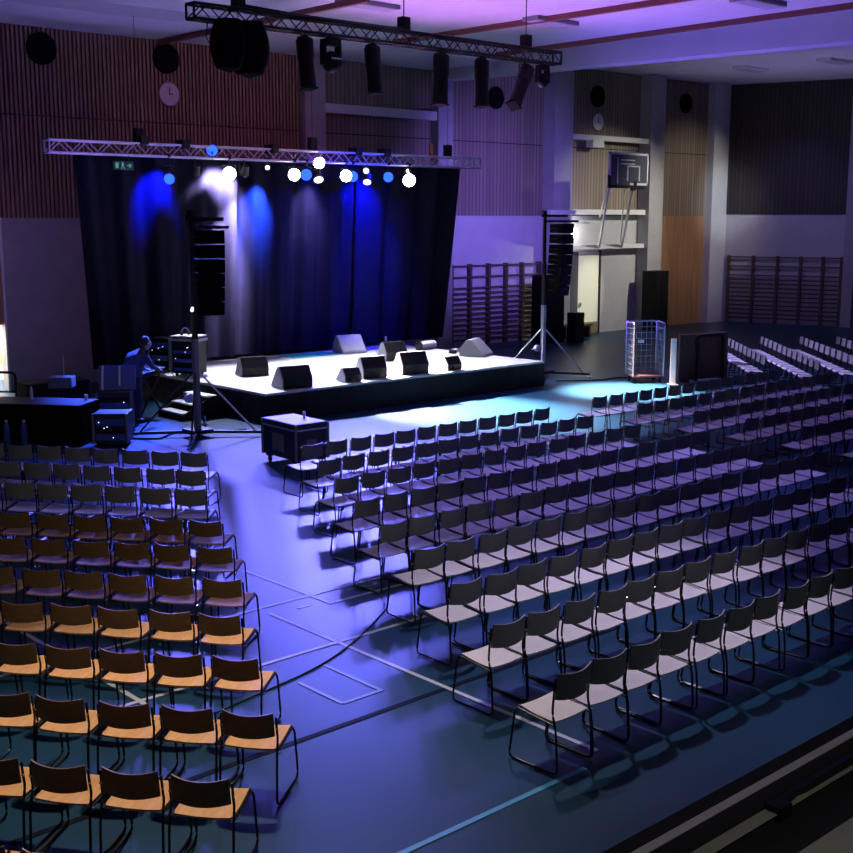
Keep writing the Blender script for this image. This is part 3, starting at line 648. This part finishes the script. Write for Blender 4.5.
def rack(x, y, rz, w, d, h, label, lights, z=0.0, top='casewood', n=5):
    t = thing('equipment_rack', label, 'rack', (x, y, z), rz, 'equipment racks left of the stage')
    MB().bx(-w / 2, w / 2, -d / 2, d / 2, .06, h, .012).build('case', top, t)
    for sx in (-1, 1):
        for sy in (-1, 1): MB().cyl((sx * (w / 2 - .08), sy * (d / 2 - .08), 0), (sx * (w / 2 - .08), sy * (d / 2 - .08), .06), .035).build('castor', 'black', t)
    for k in range(n):
        z0 = .12 + k * (h - .2) / n
        MB().bx(-w / 2 + .05, w / 2 - .05, -d / 2 - .012, -d / 2, z0, z0 + (h - .2) / n - .025).build('rack_unit', 'bluelit' if (k + lights) % 2 else 'blackmetal', t)
    mb = MB(); rn = random.Random(lights)
    for k in range(4): mb.sph((rn.uniform(-w / 2 + .1, w / 2 - .1), -d / 2 - .014, rn.uniform(.15, h - .1)), .009, (1, 1, 1), 8)
    mb.build('indicator', 'led', t)
    for sx in (-1, 1): MB().bx(sx * w / 2 - .02, sx * w / 2 + .02, -d / 2 - .02, -d / 2 + .02, .06, h).build('edge_profile', 'greypaint', t)
    return t
rack(10.55, 20.35, R(-40), .62, .55, .62, 'low dark equipment rack on the floor nearest the left chairs', 3, n=3)
rack(11.35, 21.75, R(-35), .66, .55, .80, 'blue lit equipment rack behind the person with an open lid', 4)
t = thing('rack_lid', 'blue lit case lid leaning on the rack behind the person', 'lid', (11.40, 21.75, .80), R(-35))
MB().box((0, .05, .24), (.72, .05, .50), Matrix.Rotation(R(-18), 3, 'X'), .01).build('panel', 'bluelit', t); MB().box((-.28, .0, .24), (.03, .06, .50), Matrix.Rotation(R(-18), 3, 'X')).box((.05, .0, .28), (.03, .06, .40), Matrix.Rotation(R(-18), 3, 'X')).build('strut', 'alu', t)
rack(14.38, 23.95, R(-60), .62, .5, .80, 'tall equipment rack with pale shelves at the left edge of the stage deck', 5, SZ, 'black', 6)
rack(14.36, 25.0, R(-60), .55, .5, .80, 'plain black equipment rack on the back left corner of the stage', 6, SZ, 'black', 4)
t = thing('drawer_unit', 'pale topped device lying on the tall rack at the stage edge', 'device', (14.38, 23.95, SZ + .80), R(-60))
MB().bx(-.36, .36, -.25, .25, 0, .05).bx(-.34, .34, -.24, .24, .09, .12).build('body', 'casetop', t); MB().bx(-.30, -.2, -.2, .2, .05, .09).bx(.2, .3, -.2, .2, .05, .09).build('spacer', 'black', t)
t = thing('headphones', 'pale headphones lying on the device at the stage edge', 'headphones', (14.33, 24.0, SZ + .92))
MB().tube([(-.09, 0, .05), (-.08, 0, .13), (0, 0, .18), (.08, 0, .13), (.09, 0, .05)], .014, 6, .05).build('headband', 'bluelit', t); MB().cyl((-.11, 0, .05), (-.07, 0, .05), .05).build('ear_cup', 'black', t); MB().cyl((.07, 0, .05), (.11, 0, .05), .05).build('ear_cup', 'black', t)

# black draped table, dark cases, bottles at far left
t = thing('covered_table', 'long table covered with black cloth at the far left', 'table', (9.75, 21.7, 0), R(-52))
def cloth(u, v, th):
    a = 2 * PI * u; k = .02 * math.sin(a * 9)
    sx = max(-1, min(1, math.cos(a) * 1.5)); sy = max(-1, min(1, math.sin(a) * 1.5)); q = (1 + k * (1 - v)) * (1.04 - .04 * v)
    return (1.0 * sx * q, .42 * sy * q, .73 * v + .01)
MB().sheet(cloth, 72, 4).build('cloth', 'blackcloth', t, True)
MB().prism([(max(-1, min(1, math.cos(2 * PI * k / 40) * 1.5)), .42 * max(-1, min(1, math.sin(2 * PI * k / 40) * 1.5))) for k in range(40)], .725, .75, 'Z').build('tabletop', pmat('dark_table_cover', (.05, .045, .08), .5), t)
for sx in (-.8, .8):
    for sy in (-.3, .3): MB().cyl((sx, sy, 0), (sx, sy, .725), .02).build('leg', 'blackmetal', t)
tag(MB().cyl((9.72, 22.0, .75), (9.72, 22.0, .93), .03).cyl((9.72, 22.0, .93), (9.72, 22.0, 1.0), .03, .012).build('bottle', 'alu'), 'small pale bottle on the black covered table', 'bottle')
tag(MB().cyl((10.45, 21.2, .75), (10.45, 21.2, .86), .035).build('cup', 'alu'), 'small shiny cup at the right end of the black covered table', 'cup')
t = thing('road_case', 'long black road case against the left wall behind the table', 'case', (11.75, 25.45, 0), R(-6))
MB().bx(-.70, .70, -.35, .35, .12, .52, .01).build('body', 'black', t); MB().bx(-.72, .72, -.37, .37, .52, .58, .01).build('lid', 'black', t)
for sx in (-.6, .6):
    for sy in (-.25, .25): MB().cyl((sx, sy, 0), (sx, sy, .12), .05).build('castor', 'blackmetal', t)
t = thing('instrument_stand', 'dim pale box on a dark stand behind the covered table', 'stand', (10.75, 22.85, 0), R(-40))
MB().bx(-.24, .24, -.18, .18, .80, 1.02, .02).build('box', 'greypaint', t); MB().cyl((0, 0, .0), (0, 0, .80), .025).build('pole', 'blackmetal', t); MB().bx(-.28, .28, -.2, .2, 0, .03).build('base', 'black', t)
MB().cyl((.05, 0, 1.02), (.05, 0, 1.42), .01).build('rod', 'alu', t)
t = thing('handrail_stand', 'black bent rail in front of the lit doorway', 'rail', (10.55, 24.9, 0), R(-50))
MB().tube([(-.5, 0, 0), (-.5, 0, .92), (.12, 0, .92), (.12, 0, 0)], .03, 8, .12).build('rail', 'blackmetal', t); MB().cyl((-.5, 0, .5), (.12, 0, .5), .02).build('crossbar', 'blackmetal', t)
for i, (x, y) in enumerate(((9.0, 21.55), (9.25, 21.35))):
    t = thing('water_bottle', ['blue lit bottle on the floor at the far left edge', 'blue lit bottle on the floor right of another at far left'][i], 'bottle', (x, y, 0), 0, 'bottles at far left')
    MB().cyl((0, 0, 0), (0, 0, .34), .06).cyl((0, 0, .34), (0, 0, .44), .06, .025).build('body', 'bluelit', t, True); MB().cyl((0, 0, .44), (0, 0, .48), .03).build('cap', 'paper', t)

# person bending over the desk, facing right
def skin_body(name, verts, edges, radii, m, parent, sub=2, root=0):
    me = bpy.data.meshes.new(name); me.from_pydata(verts, edges, []); me.materials.append(M[m])
    o = bpy.data.objects.new(name, me); COL.objects.link(o)
    o.modifiers.new('skin', 'SKIN'); sv = me.skin_vertices[0].data
    for i, r in enumerate(radii): sv[i].radius = r if isinstance(r, tuple) else (r, r)
    for i in range(len(verts)): sv[i].use_root = (i == root)
    s_ = o.modifiers.new('sub', 'SUBSURF'); s_.levels = sub; s_.render_levels = sub
    dg = bpy.context.evaluated_depsgraph_get(); ev = o.evaluated_get(dg)
    me2 = bpy.data.meshes.new_from_object(ev); o.modifiers.clear(); o.data = me2
    if not me2.materials: me2.materials.append(M[m])
    for p in me2.polygons: p.use_smooth = True
    o.parent = parent; return o
t = thing('person', 'person in dark clothes bending over the mixing desk left of the stage', 'person', (12.05, 22.25, 0), R(10))
# local: +x is the way the person faces, y is sideways
V = [(-.04, 0, .93), (-.04, 0, 1.10), (.03, 0, 1.26), (.13, 0, 1.40), (.21, 0, 1.47),            # 0-4 spine, neck base
     (.27, 0, 1.52), (.31, 0, 1.58),                                                            # 5 neck 6 head low
     (-.04, .10, .88), (.02, .11, .50), (-.04, .12, .09), (.11, .14, .04),                       # 7-10 left leg
     (-.04, -.10, .88), (.0, -.12, .50), (-.07, -.13, .09), (.08, -.15, .04),                    # 11-14 right leg
     (.13, .20, 1.38), (.26, .27, 1.14), (.48, .20, 1.05),                                       # 15-17 left arm
     (.13, -.20, 1.38), (.28, -.27, 1.15), (.52, -.18, 1.06)]                                    # 18-20 right arm
Ed = [(0, 1), (1, 2), (2, 3), (3, 4), (4, 5), (5, 6), (0, 7), (7, 8), (8, 9), (9, 10), (0, 11), (11, 12), (12, 13), (13, 14), (3, 15), (15, 16), (16, 17), (3, 18), (18, 19), (19, 20)]
Rr = [(.21, .18), (.22, .20), (.23, .20), (.215, .17), (.075, .07), .06, .062, .10, .07, .05, .04, .10, .07, .05, .04, .08, .058, .036, .08, .058, .036]
body = skin_body('body', V, Ed, Rr, 'shirt', t)
MBh = MB(); MBh.sph((.44, 0, 1.73), .105, (1.05, .80, 1.22), 20)
MBh.sph((.55, 0, 1.70), .022, (1, .7, 1.1), 10)
for s_ in (-1, 1): MBh.sph((.43, s_ * .085, 1.72), .028, (.8, .4, 1.2), 8)
head = MBh.build('head', 'skin', t, True)
for s_ in (-1, 1): MB().sph((.545, s_ * .035, 1.745), .012, (.6, 1, 1), 8).build('eye', 'black', head, True)
MB().bx(.535, .548, -.025, .025, 1.652, 1.662).build('mouth', pmat('lips', (.35, .14, .12), .6), head)
MB().sph((.425, 0, 1.765), .11, (1.02, .84, 1.08), 18).build('hair', 'hair', t, True)
MB().tube([(.43, -.10, 1.73), (.43, -.105, 1.80), (.43, -.06, 1.875), (.43, .06, 1.875), (.43, .105, 1.80), (.43, .10, 1.73)], .016, 8, .04).cyl((.43, -.10, 1.72), (.43, -.135, 1.72), .045).cyl((.43, .10, 1.72), (.43, .135, 1.72), .045).build('rim_arc', 'casetop', t, True)  # pale arc and cups over the head stand for the backlit rim
for o_ in (head, [c for c in t.children if c.name.startswith('hair')][0], [c for c in t.children if c.name.startswith('rim_arc')][0]): o_.location = (-.10, 0, -.115)
for s_, wr in ((1, Vector((.48, .20, 1.05))), (-1, Vector((.52, -.18, 1.06)))):
    dirv = Vector((1, -s_ * .25, -.22)).normalized(); side = dirv.cross(Vector((0, 0, 1))).normalized(); upv = side.cross(dirv)
    vs = [wr - dirv * .05, wr + dirv * .03, wr + dirv * .085]; es = [(0, 1), (1, 2)]; rs = [(.03, .024), (.036, .018), (.038, .014)]
    hand = skin_body('hand', [tuple(v) for v in vs], es, rs, 'skin', t, 1)
    for j, (off, ln) in enumerate(((-.030, .062), (-.010, .075), (.010, .070), (.029, .055))):
        b0 = wr + dirv * .08 + side * off; b1 = b0 + dirv * ln * .5 - upv * .006; b2 = b1 + dirv * ln * .35 - upv * .02
        skin_body('finger', [tuple(b0), tuple(b1), tuple(b2)], [(0, 1), (1, 2)], [.0095, .0088, .007], 'skin', hand, 1)
    b0 = wr + dirv * .02 + side * (s_ * .030); b1 = b0 + dirv * .03 + side * (s_ * .022) - upv * .01; b2 = b1 + dirv * .03 - upv * .012
    skin_body('thumb', [tuple(b0), tuple(b1), tuple(b2)], [(0, 1), (1, 2)], [.012, .010, .008], 'skin', hand, 1)
# trousers as a slightly larger skin over the legs, shoes
TV = [(-.04, 0, .94), (-.04, .10, .87), (.02, .11, .50), (-.04, .12, .08), (-.04, -.10, .87), (.0, -.12, .50), (-.07, -.13, .08)]
skin_body('trousers', TV, [(0, 1), (1, 2), (2, 3), (0, 4), (4, 5), (5, 6)], [(.185, .155), .112, .082, .072, .112, .082, .072], 'jeans', t)
for (x, y) in ((-.04, .12), (-.07, -.13)): MB().sph((x + .09, y, .05), .05, (2.6, 1.05, 1.0), 14).bx(x - .04, x + .21, y - .045, y + .045, 0, .025, .008).build('shoe', 'black', t, True)

# ------------------------------------------------------------------ right of the stage
t = thing('roll_cage', 'wire roll cage trolley standing right of the stage', 'trolley', (24.87, 19.03, 0), R(-35))
w, d, h = .80, .66, 1.55
MB().bx(-w / 2, w / 2, -d / 2, d / 2, .16, .20).build('base', pmat('red_base', (.05, .012, .025), .7), t)
for nm, a, b in (('front', (-w / 2, -d / 2), (w / 2, -d / 2)), ('back', (-w / 2, d / 2), (w / 2, d / 2)), ('side', (-w / 2, -d / 2), (-w / 2, d / 2)), ('side', (w / 2, -d / 2), (w / 2, d / 2))):
    if nm == 'front': continue
    mb = MB().tube([(a[0], a[1], .18), (a[0], a[1], h), (b[0], b[1], h), (b[0], b[1], .18)], .02, 8, .08)
    mb.build('frame', 'dimalu', t, True)
    mb = MB()
    for k in range(1, 9): z = .18 + k * (h - .18) / 9; mb.cyl((a[0], a[1], z), (b[0], b[1], z), .008, n=6)
    for k in range(1, 6): f = k / 6; mb.cyl((a[0] + (b[0] - a[0]) * f, a[1] + (b[1] - a[1]) * f, .18), (a[0] + (b[0] - a[0]) * f, a[1] + (b[1] - a[1]) * f, h), .007, n=6)
    mb.build('wire_mesh', 'dimalu', t)
MB().bx(-.10, .06, d / 2 - .03, d / 2 - .02, .98, 1.06).build('tag_plate', 'paper', t)
for sx in (-1, 1):
    for sy in (-1, 1): MB().cyl((sx * .33 - .02, sy * .26, .06), (sx * .33 + .02, sy * .26, .06), .06, n=14).bx(sx * .33 - .03, sx * .33 + .03, sy * .26 - .03, sy * .26 + .03, .10, .17).build('castor', 'black', t)
t = thing('white_post', 'narrow white upright board right of the wire trolley', 'board', (24.95, 18.2, 0), R(-42))
MB().bx(-.07, .07, -.03, .03, .03, 1.18).build('panel', 'white', t); MB().bx(-.12, .12, -.15, .15, 0, .03).build('foot', 'greypaint', t)
t = thing('folding_screen', 'dark wooden partition with a black arched frame by the angled chairs', 'partition', (26.4, 18.15, 0), R(-12))
MB().bx(-.95, .72, .04, .10, .03, 1.22).build('panel', pmat('dark_brown_board', (.09, .055, .045), .7, noise=.2), t)
MB().tube([(-.42, 0, 0), (-.42, 0, 1.18), (.50, 0, 1.18), (.50, 0, 0)], .045, 8, .12).build('frame', 'black', t, True)
for sx in (-.8, .6): MB().bx(sx - .05, sx + .05, -.12, .2, 0, .05).build('foot', 'black', t)

# floor cables
def cable(pts, r, lab):
    P = [Vector((*p, r + .001)) for p in pts]; Q = []
    for i in range(len(P) - 1):
        p0, p1, p2, p3 = P[max(0, i - 1)], P[i], P[i + 1], P[min(len(P) - 1, i + 2)]
        for k in range(8):
            s_ = k / 8; Q.append(.5 * ((2 * p1) + (-p0 + p2) * s_ + (2 * p0 - 5 * p1 + 4 * p2 - p3) * s_ ** 2 + (-p0 + 3 * p1 - 3 * p2 + p3) * s_ ** 3))
    Q.append(P[-1]); tag(MB().tube(Q, r, 6).build('floor_cable', 'black', None, True), lab, 'cable', 'cables on the floor')
cable([(5.2, 8.42), (5.7, 8.52), (6.25, 8.63), (6.7, 8.77), (7.35, 9.09), (8.1, 9.57)], .007, 'thin dark line across the aisle floor between the seat blocks')  # thin dark tube set diagonally on the aisle floor
cable([(11.0, 20.6), (11.4, 20.2), (11.9, 20.5), (12.4, 20.2), (13.2, 19.9)], .02, 'black cable on the floor around the left tower base')
cable([(23.2, 20.6), (24.2, 20.0), (25.0, 19.9), (25.6, 19.2)], .015, 'black cable on the floor from the right tower to the wire trolley')

# ================================================================== CHAIRS
CW = .42
def make_chair(kind):
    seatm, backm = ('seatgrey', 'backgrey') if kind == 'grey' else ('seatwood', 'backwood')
    t = thing('stacking_chair', 'chair', 'chair', (0, 0, 0))
    def seatf(u, v, th):
        x = (u - .5) * .40; y = -.20 + .39 * v
        z = .418 + .040 * v + .010 * (abs(2 * u - 1) ** 2) - .014 * math.sin(PI * v) - (.035 * ((v - .86) / .14) ** 2 if v > .86 else 0)
        r = 1 - .06 * (max(0, .15 - v) / .15) ** 2
        return (x * r, y, z - th)
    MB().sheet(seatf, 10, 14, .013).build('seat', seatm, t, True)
    zb, zh, hw = (.600, .212, .20) if kind == 'grey' else (.522, .180, .197)
    def backf(u, v, th):
        s_ = 2 * u - 1; x = s_ * (hw - .006 * v)
        z = zb + zh * v + .018 * (s_ * s_ - .8)
        y = -.196 - .018 * v - .046 * (1 - s_ * s_)
        return (x, y - th, z)
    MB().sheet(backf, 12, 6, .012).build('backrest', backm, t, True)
    for s_ in (-1, 1):
        x = s_ * .213
        MB().tube([(x * .95, .165, .428), (x, .195, .405), (x * 1.02, .25, .012), (x * 1.02, -.245, .012), (x * 1.01, -.225, .34), (x, -.205, .42), (x * .99, -.182, .50), (x * .99, -.194, zb + .03), (x * .975, -.206, zb + zh - .03)], .0092, 8, .05).build('side_frame', 'chairframe', t, True)
        MB().cyl((x * .97, -.2, .396), (x * .97, .17, .432), .009, n=6).build('seat_rail', 'chairframe', t)
        MB().sph((x, -.203, zb + .06), .012, (.7, 1, 1), 8).build('bolt', 'chrome', t)
    MB().cyl((-.21, -.13, .40), (.21, -.13, .40), .009, n=6).build('crossbar', 'chairframe', t)
    MB().bx(.205, .245, -.215, -.195, .395, .41).build('link_clip', 'chrome', t)
    return t
protos = {'grey': make_chair('grey'), 'wood': make_chair('wood')}; used = {'grey': False, 'wood': False}
def place(kind, x, y, rz, label, group):
    if not used[kind]:
        o = protos[kind]; used[kind] = True; o.location = (x, y, 0); o.rotation_euler = (0, 0, rz); o['label'] = label; o['group'] = group
        return o
    return dup(protos[kind], (x, y, 0), rz, label, group)
NCH = 0
ROWN = ['front row', 'second row from the stage', 'third row from the stage', 'fourth row from the stage', 'fifth row from the stage', 'fourth row from the back', 'third row from the back', 'second row from the back', 'rearmost row']
# centre block, rows run along x, facing +y; (left corner of first backrest, row y of the backrest tops)
CB = [(10.55, 14.38), (10.04, 13.33), (9.50, 12.24), (8.90, 11.10), (8.38, 10.02), (7.98, 8.96), (7.45, 7.86), (6.92, 6.80), (6.47, 5.73)]
PT = .4695
for ri, (xl, yt) in enumerate(CB):
    PT = .4690 - .0015 * ri
    n = int((16.08 - CW - xl) / PT + .5) + 1
    for k in range(n):
        x = xl + .205 + k * PT; y = yt + .255 - .0075 * ri
        if not in_view(x, y, .6, 22): continue
        place('grey', x + random.uniform(-.012, .012), y + random.uniform(-.02, .02), random.gauss(0, .025), 'grey chair %s from the middle aisle, %s, centre block' % (ORD[k], ROWN[ri]), 'grey chairs of the centre block'); NCH += 1
# right block beyond the second aisle
PT = .4695
RB = [(17.63, 14.62, 14), (17.65, 13.55, 15), (17.66, 12.35, 20), (17.66, 11.28, 20), (17.64, 10.2, 20), (17.62, 9.12, 20)]
for ri, (xl, yt, n) in enumerate(RB):
    for k in range(n):
        x = xl + .205 + k * PT; y = yt + .25
        if not in_view(x, y, .6, 16): continue
        place('grey', x + random.uniform(-.012, .012), y + random.uniform(-.02, .02), random.gauss(0, .025), 'grey chair %s from the aisle in the %s of the right block' % (ORD[k], ['front row', 'second row', 'third row', 'fourth row', 'fifth row', 'sixth row'][ri]), 'grey chairs of the right block'); NCH += 1
# angled block by the right wall, turned 45 degrees towards the stage
AB = [((29.69, 19.81), 10), ((30.47, 19.11), 12), ((31.31, 18.34), 11), ((32.09, 17.63), 5)]
for ri, ((xa, ya), n) in enumerate(AB):
    for k in range(n):
        d_ = .24 + k * .53; x = xa - .707 * d_ - .707 * .29; y = ya - .707 * d_ + .707 * .29
        if not in_view(x, y, .6, 16): continue
        place('grey', x, y, R(45) + random.gauss(0, .02), 'pale chair %s from far end of %s angled row by right wall' % (ORD[k], ['first', 'second', 'third', 'fourth'][ri]), 'angled chairs by the right wall'); NCH += 1
# left block: (top right corner of the last backrest, row angle)
LB = [((9.17, 14.90), -54.6, 'grey'), ((8.50, 13.85), -55, 'grey'), ((7.88, 12.86), -52, 'grey'), ((7.16, 11.37), -52.5, 'wood'), ((6.66, 10.37), -52, 'wood'), ((6.08, 9.34), -52.6, 'wood'), ((5.51, 8.47), -52.6, 'wood'), ((5.02, 7.50), -52.6, 'wood'), ((4.51, 6.54), -53, 'wood'), ((3.73, 5.92), -53.5, 'wood'), ((2.66, 5.68), -53.5, 'wood')]
WROW = ['first', 'second', 'third', 'fourth', 'fifth', 'sixth', 'seventh', 'eighth']
for ri, ((tx, ty), ang, kind) in enumerate(LB):
    a = R(ang); s_ = Vector((math.cos(a), math.sin(a))); f_ = Vector((-s_.y, s_.x))
    for k in range(12):
        sc_ = 1.0 if kind == 'grey' else 1.029
        c = Vector((tx, ty)) * sc_ - s_ * (.20 + k * .468 * sc_) + f_ * .225
        if not in_view(c.x, c.y, .6, 30): continue
        lab = ('grey backed chair %s from the aisle in the %s, left block' % (ORD[k], ['front row', 'second row', 'third row'][ri])) if kind == 'grey' else ('brown wooden chair %s from the aisle, %s wooden row from the stage' % (ORD[k], WROW[ri - 3]))
        place(kind, c.x + random.uniform(-.012, .012), c.y + random.uniform(-.012, .012), a + random.gauss(0, .025), lab, 'grey chairs of the left block' if kind == 'grey' else 'wooden chairs of the left block'); NCH += 1
print('CHAIRS', NCH)

# ================================================================== BALCONY at the lower right
struct(MB().bx(0.9, 14, -1, 1.60, 2.35, 2.60).build('balcony_floor', 'darkfloor'))
struct(MB().bx(0.9, 14, 1.63, 1.75, 2.35, 2.644).build('balcony_edge', 'darkfloor'))
struct(MB().bx(0.9, 14, 1.672, 1.695, 2.644, 2.65).build('trim_9', 'edging'))
struct(MB().bx(2.0, 14, 1.585, 1.625, 2.62, 2.6205).bx(2.0, 14, 1.30, 1.46, 2.60, 2.602).build('balcony_step', 'concrete'))
t = thing('balcony_rail', 'dark balcony rail at the lower right corner of the picture', 'railing', (2.74, 1.62, 2.62))
MB().bx(-.03, .025, -.045, .0, -.02, .02).build('post', 'blackmetal', t)
MB().prism([(.0, -.01), (.10, .006), (.32, -.02), (.60, -.05), (.60, .03), (.30, .025), (.0, .02)], -.02, .0, 'Y').build('rail', 'blackmetal', t)

# ================================================================== LIGHTS
def spot(name, loc, tgt, col, power, ang=60, blend=.6, size=.12):
    l = bpy.data.lights.new(name, 'SPOT'); l.energy = power; l.color = col; l.spot_size = R(ang); l.spot_blend = blend; l.shadow_soft_size = size
    o = bpy.data.objects.new(name, l); COL.objects.link(o); o.location = loc
    o.rotation_euler = (Vector(tgt) - Vector(loc)).to_track_quat('-Z', 'Y').to_euler(); return o
def point(name, loc, col, power, size=.1):
    l = bpy.data.lights.new(name, 'POINT'); l.energy = power; l.color = col; l.shadow_soft_size = size
    o = bpy.data.objects.new(name, l); COL.objects.link(o); o.location = loc; return o
def area(name, loc, tgt, col, power, sx, sy):
    l = bpy.data.lights.new(name, 'AREA'); l.energy = power; l.color = col; l.shape = 'RECTANGLE'; l.size = sx; l.size_y = sy
    o = bpy.data.objects.new(name, l); COL.objects.link(o); o.location = loc
    o.rotation_euler = (Vector(tgt) - Vector(loc)).to_track_quat('-Z', 'Y').to_euler(); return o
# white and blue lamps on the stage truss facing the hall
for x, z, k, r, lab in LW:
    if k == 'lampwhite': spot('stage_lamp_beam', (x, T2Y - .25, z), (x * .80 + 1.8, 18.0, 0), (.56, .54, 1.0), 2000, 44, 1, .15)
    else: spot('stage_lamp_beam', (x, T2Y - .25, z), (x * .85 - 2.2, 16.3, 0), (.13, .13, 1.0), 4800, 44, 1, .15)
# lamps washing the curtain
for x, xt, zt, c, p, an in ((16.75, 16.7, 4.75, (.90, .76, 1), 14000, 84), (17.2, 17.0, 3.6, (.90, .76, 1), 42000, 34), (18.15, 17.95, 4.5, (.04, .14, 1), 20000, 46), (15.0, 14.95, 4.75, (.006, .012, 1), 6000, 62), (19.65, 19.6, 4.5, (.65, .5, 1), 1500, 50), (21.2, 21.2, 4.3, (.002, .004, 1), 5000, 84)):
    spot('curtain_wash', (x, T2Y - .10, 5.50), (xt, CY, zt), c, p, an, .95, .05)
spot('curtain_fill', (20.5, 19.5, 7.2), (20.5, 26.2, 3.4), (.01, .015, 1), 9000, 46, 1, .2)  # added deep blue fill, tints the whole curtain
# stage deck wash and the white patch on the floor right of the stage
for x in (15.5, 18, 20.5): spot('deck_wash', (x, T2Y - .3, 5.4), (x + .3, 22.0, .6), (.80, .86, 1), 3600, 72, .7, .12)
spot('floor_wash', (23.2, 19.0, 8.6), (23.2, 18.2, 0), (1, .74, .64), 170000, 26, .9, .12)  # added overhead spot for the white patch, no lamp hangs here
spot('floor_wash', (18.3, T2Y - .2, 5.5), (18.3, 19.2, 0), (1, .78, .66), 200000, 33, .9, .12)
spot('stage_lamp_beam', (21.7, T2Y - .25, 5.3), (19.5, 9.5, 0), (.04, .06, 1), 4500, 44, 1, .15)
spot('desk_wash', (15.3, T2Y - .2, 5.3), (12.0, 22.3, 1.2), (.05, .11, 1), 22000, 24, .7, .12)
# added purple and pink uplights tint the ceiling, standing in for haze
spot('ceiling_fill', (19, 23, 1.2), (19.5, 18, 8.9), (.62, .20, .95), 4200, 85, 1, .5)
spot('ceiling_fill', (24.5, 21, .5), (27, 17, 8.9), (.22, .11, 1), 3000, 95, 1, .5)
spot('ceiling_fill', (14.0, 22.5, 1.3), (13, 25, 8.7), (.30, .18, 1), 700, 80, 1, .5)
spot('wall_wash', (18.5, 22, 6.2), (18.8, 28.4, 7.0), (.75, .06, .28), 110, 80, 1, .3)
spot('wall_wash', (13.5, 22, 6.2), (14, 28.4, 6.5), (.42, .10, .70), 70, 90, 1, .3)
spot('wall_wash', (27, 21, 4.5), (28.7, 28.4, 4.6), (.25, .16, 1), 2800, 70, 1, .3)
spot('wall_wash', (9.0, 21.5, 4.5), (12.6, 28.4, 2.8), (.42, .26, .80), 420, 44, 1, .3)
# wall lamp by the door, side room light, house lights over the seats, added fills for door and right bays
spot('hall_fill', (35.2, 22.0, 8.8), (33.8, 28.5, 1.5), (1, 1, .85), 2200, 13, .8, .1)  # added spot that brightens the cream door alone
point('wall_lamp_light', (32.86, WY - .30, 3.66), (1, 1, .85), 22, .2)
point('balcony_fill', (2.4, .2, 4.0), (1, .95, .85), 16, .2)  # added dim fill, no lamp over the balcony
point('side_room_light', (11.9, 29.6, 2.3), (1, .93, .85), 800, .3)
spot('hall_fill', (37.5, 20.5, 8.6), (34.4, 28.5, 3.2), (1, .96, .84), 2600, 52, .9, .15)  # added fill for the door bay
spot('hall_fill', (39.6, 20.5, 8.4), (39.6, 28.5, 4.2), (1, .88, .74), 1000, 52, .9, .15)  # added fill for the brown bay
spot('ceiling_fill', (37, 21.5, 1.0), (38, 22, 9.3), (.36, .30, .80), 1000, 90, 1, .4)  # added uplight for the ceiling beyond the beam
spot('hall_fill', (37.5, 20.5, 6.0), (41.6, 28.3, 4.8), (.78, .88, 1), 900, 24, .9, .15)  # added spot that brightens the corner column
spot('hall_fill', (38, 24, 9.2), (42.5, 25.5, 3), (.30, .25, 1), 420, 70, .9, .15)
spot('house_or_fill', (7.2, 10.4, 8.7), (3.9, 7.2, 0), (1, .80, .62), 3200, 46, .9, .15)
spot('house_or_fill', (10.6, 9.8, 8.7), (9.0, 6.9, 0), (.90, .80, 1), 2200, 42, .9, .15)
spot('house_or_fill', (17, 14, 8.7), (14.0, 10.4, 0), (.33, .25, 1), 1400, 56, .9, .15)
spot('house_or_fill', (25.6, 25.0, 7.8), (28.4, 17, .6), (.50, .42, 1), 9000, 40, .9, .15)  # added fill on the angled chairs from the stage side
spot('house_or_fill', (9.5, 1, 8.8), (8.5, 7.5, .6), (1, .98, .92), 300, 40, 1, .2)  # added frontal fill on the near chair backs
spot('house_or_fill', (0, 4, 8.7), (7, 13.5, .5), (1, .92, .82), 600, 46, .9, .2)

w = bpy.data.worlds.new('world'); S.world = w; w.use_nodes = True
w.node_tree.nodes['Background'].inputs['Color'].default_value = (.04, .03, .10, 1); w.node_tree.nodes['Background'].inputs['Strength'].default_value = .05
S.view_settings.view_transform = 'Standard'; S.view_settings.look = 'None'; S.view_settings.exposure = 0.0; S.view_settings.gamma = 1.0; S.view_settings.use_curve_mapping = False
S.cycles.use_denoising = True
S.cycles.max_bounces = 6; S.cycles.diffuse_bounces = 3; S.cycles.glossy_bounces = 3
S.cycles.sample_clamp_indirect = 4.0
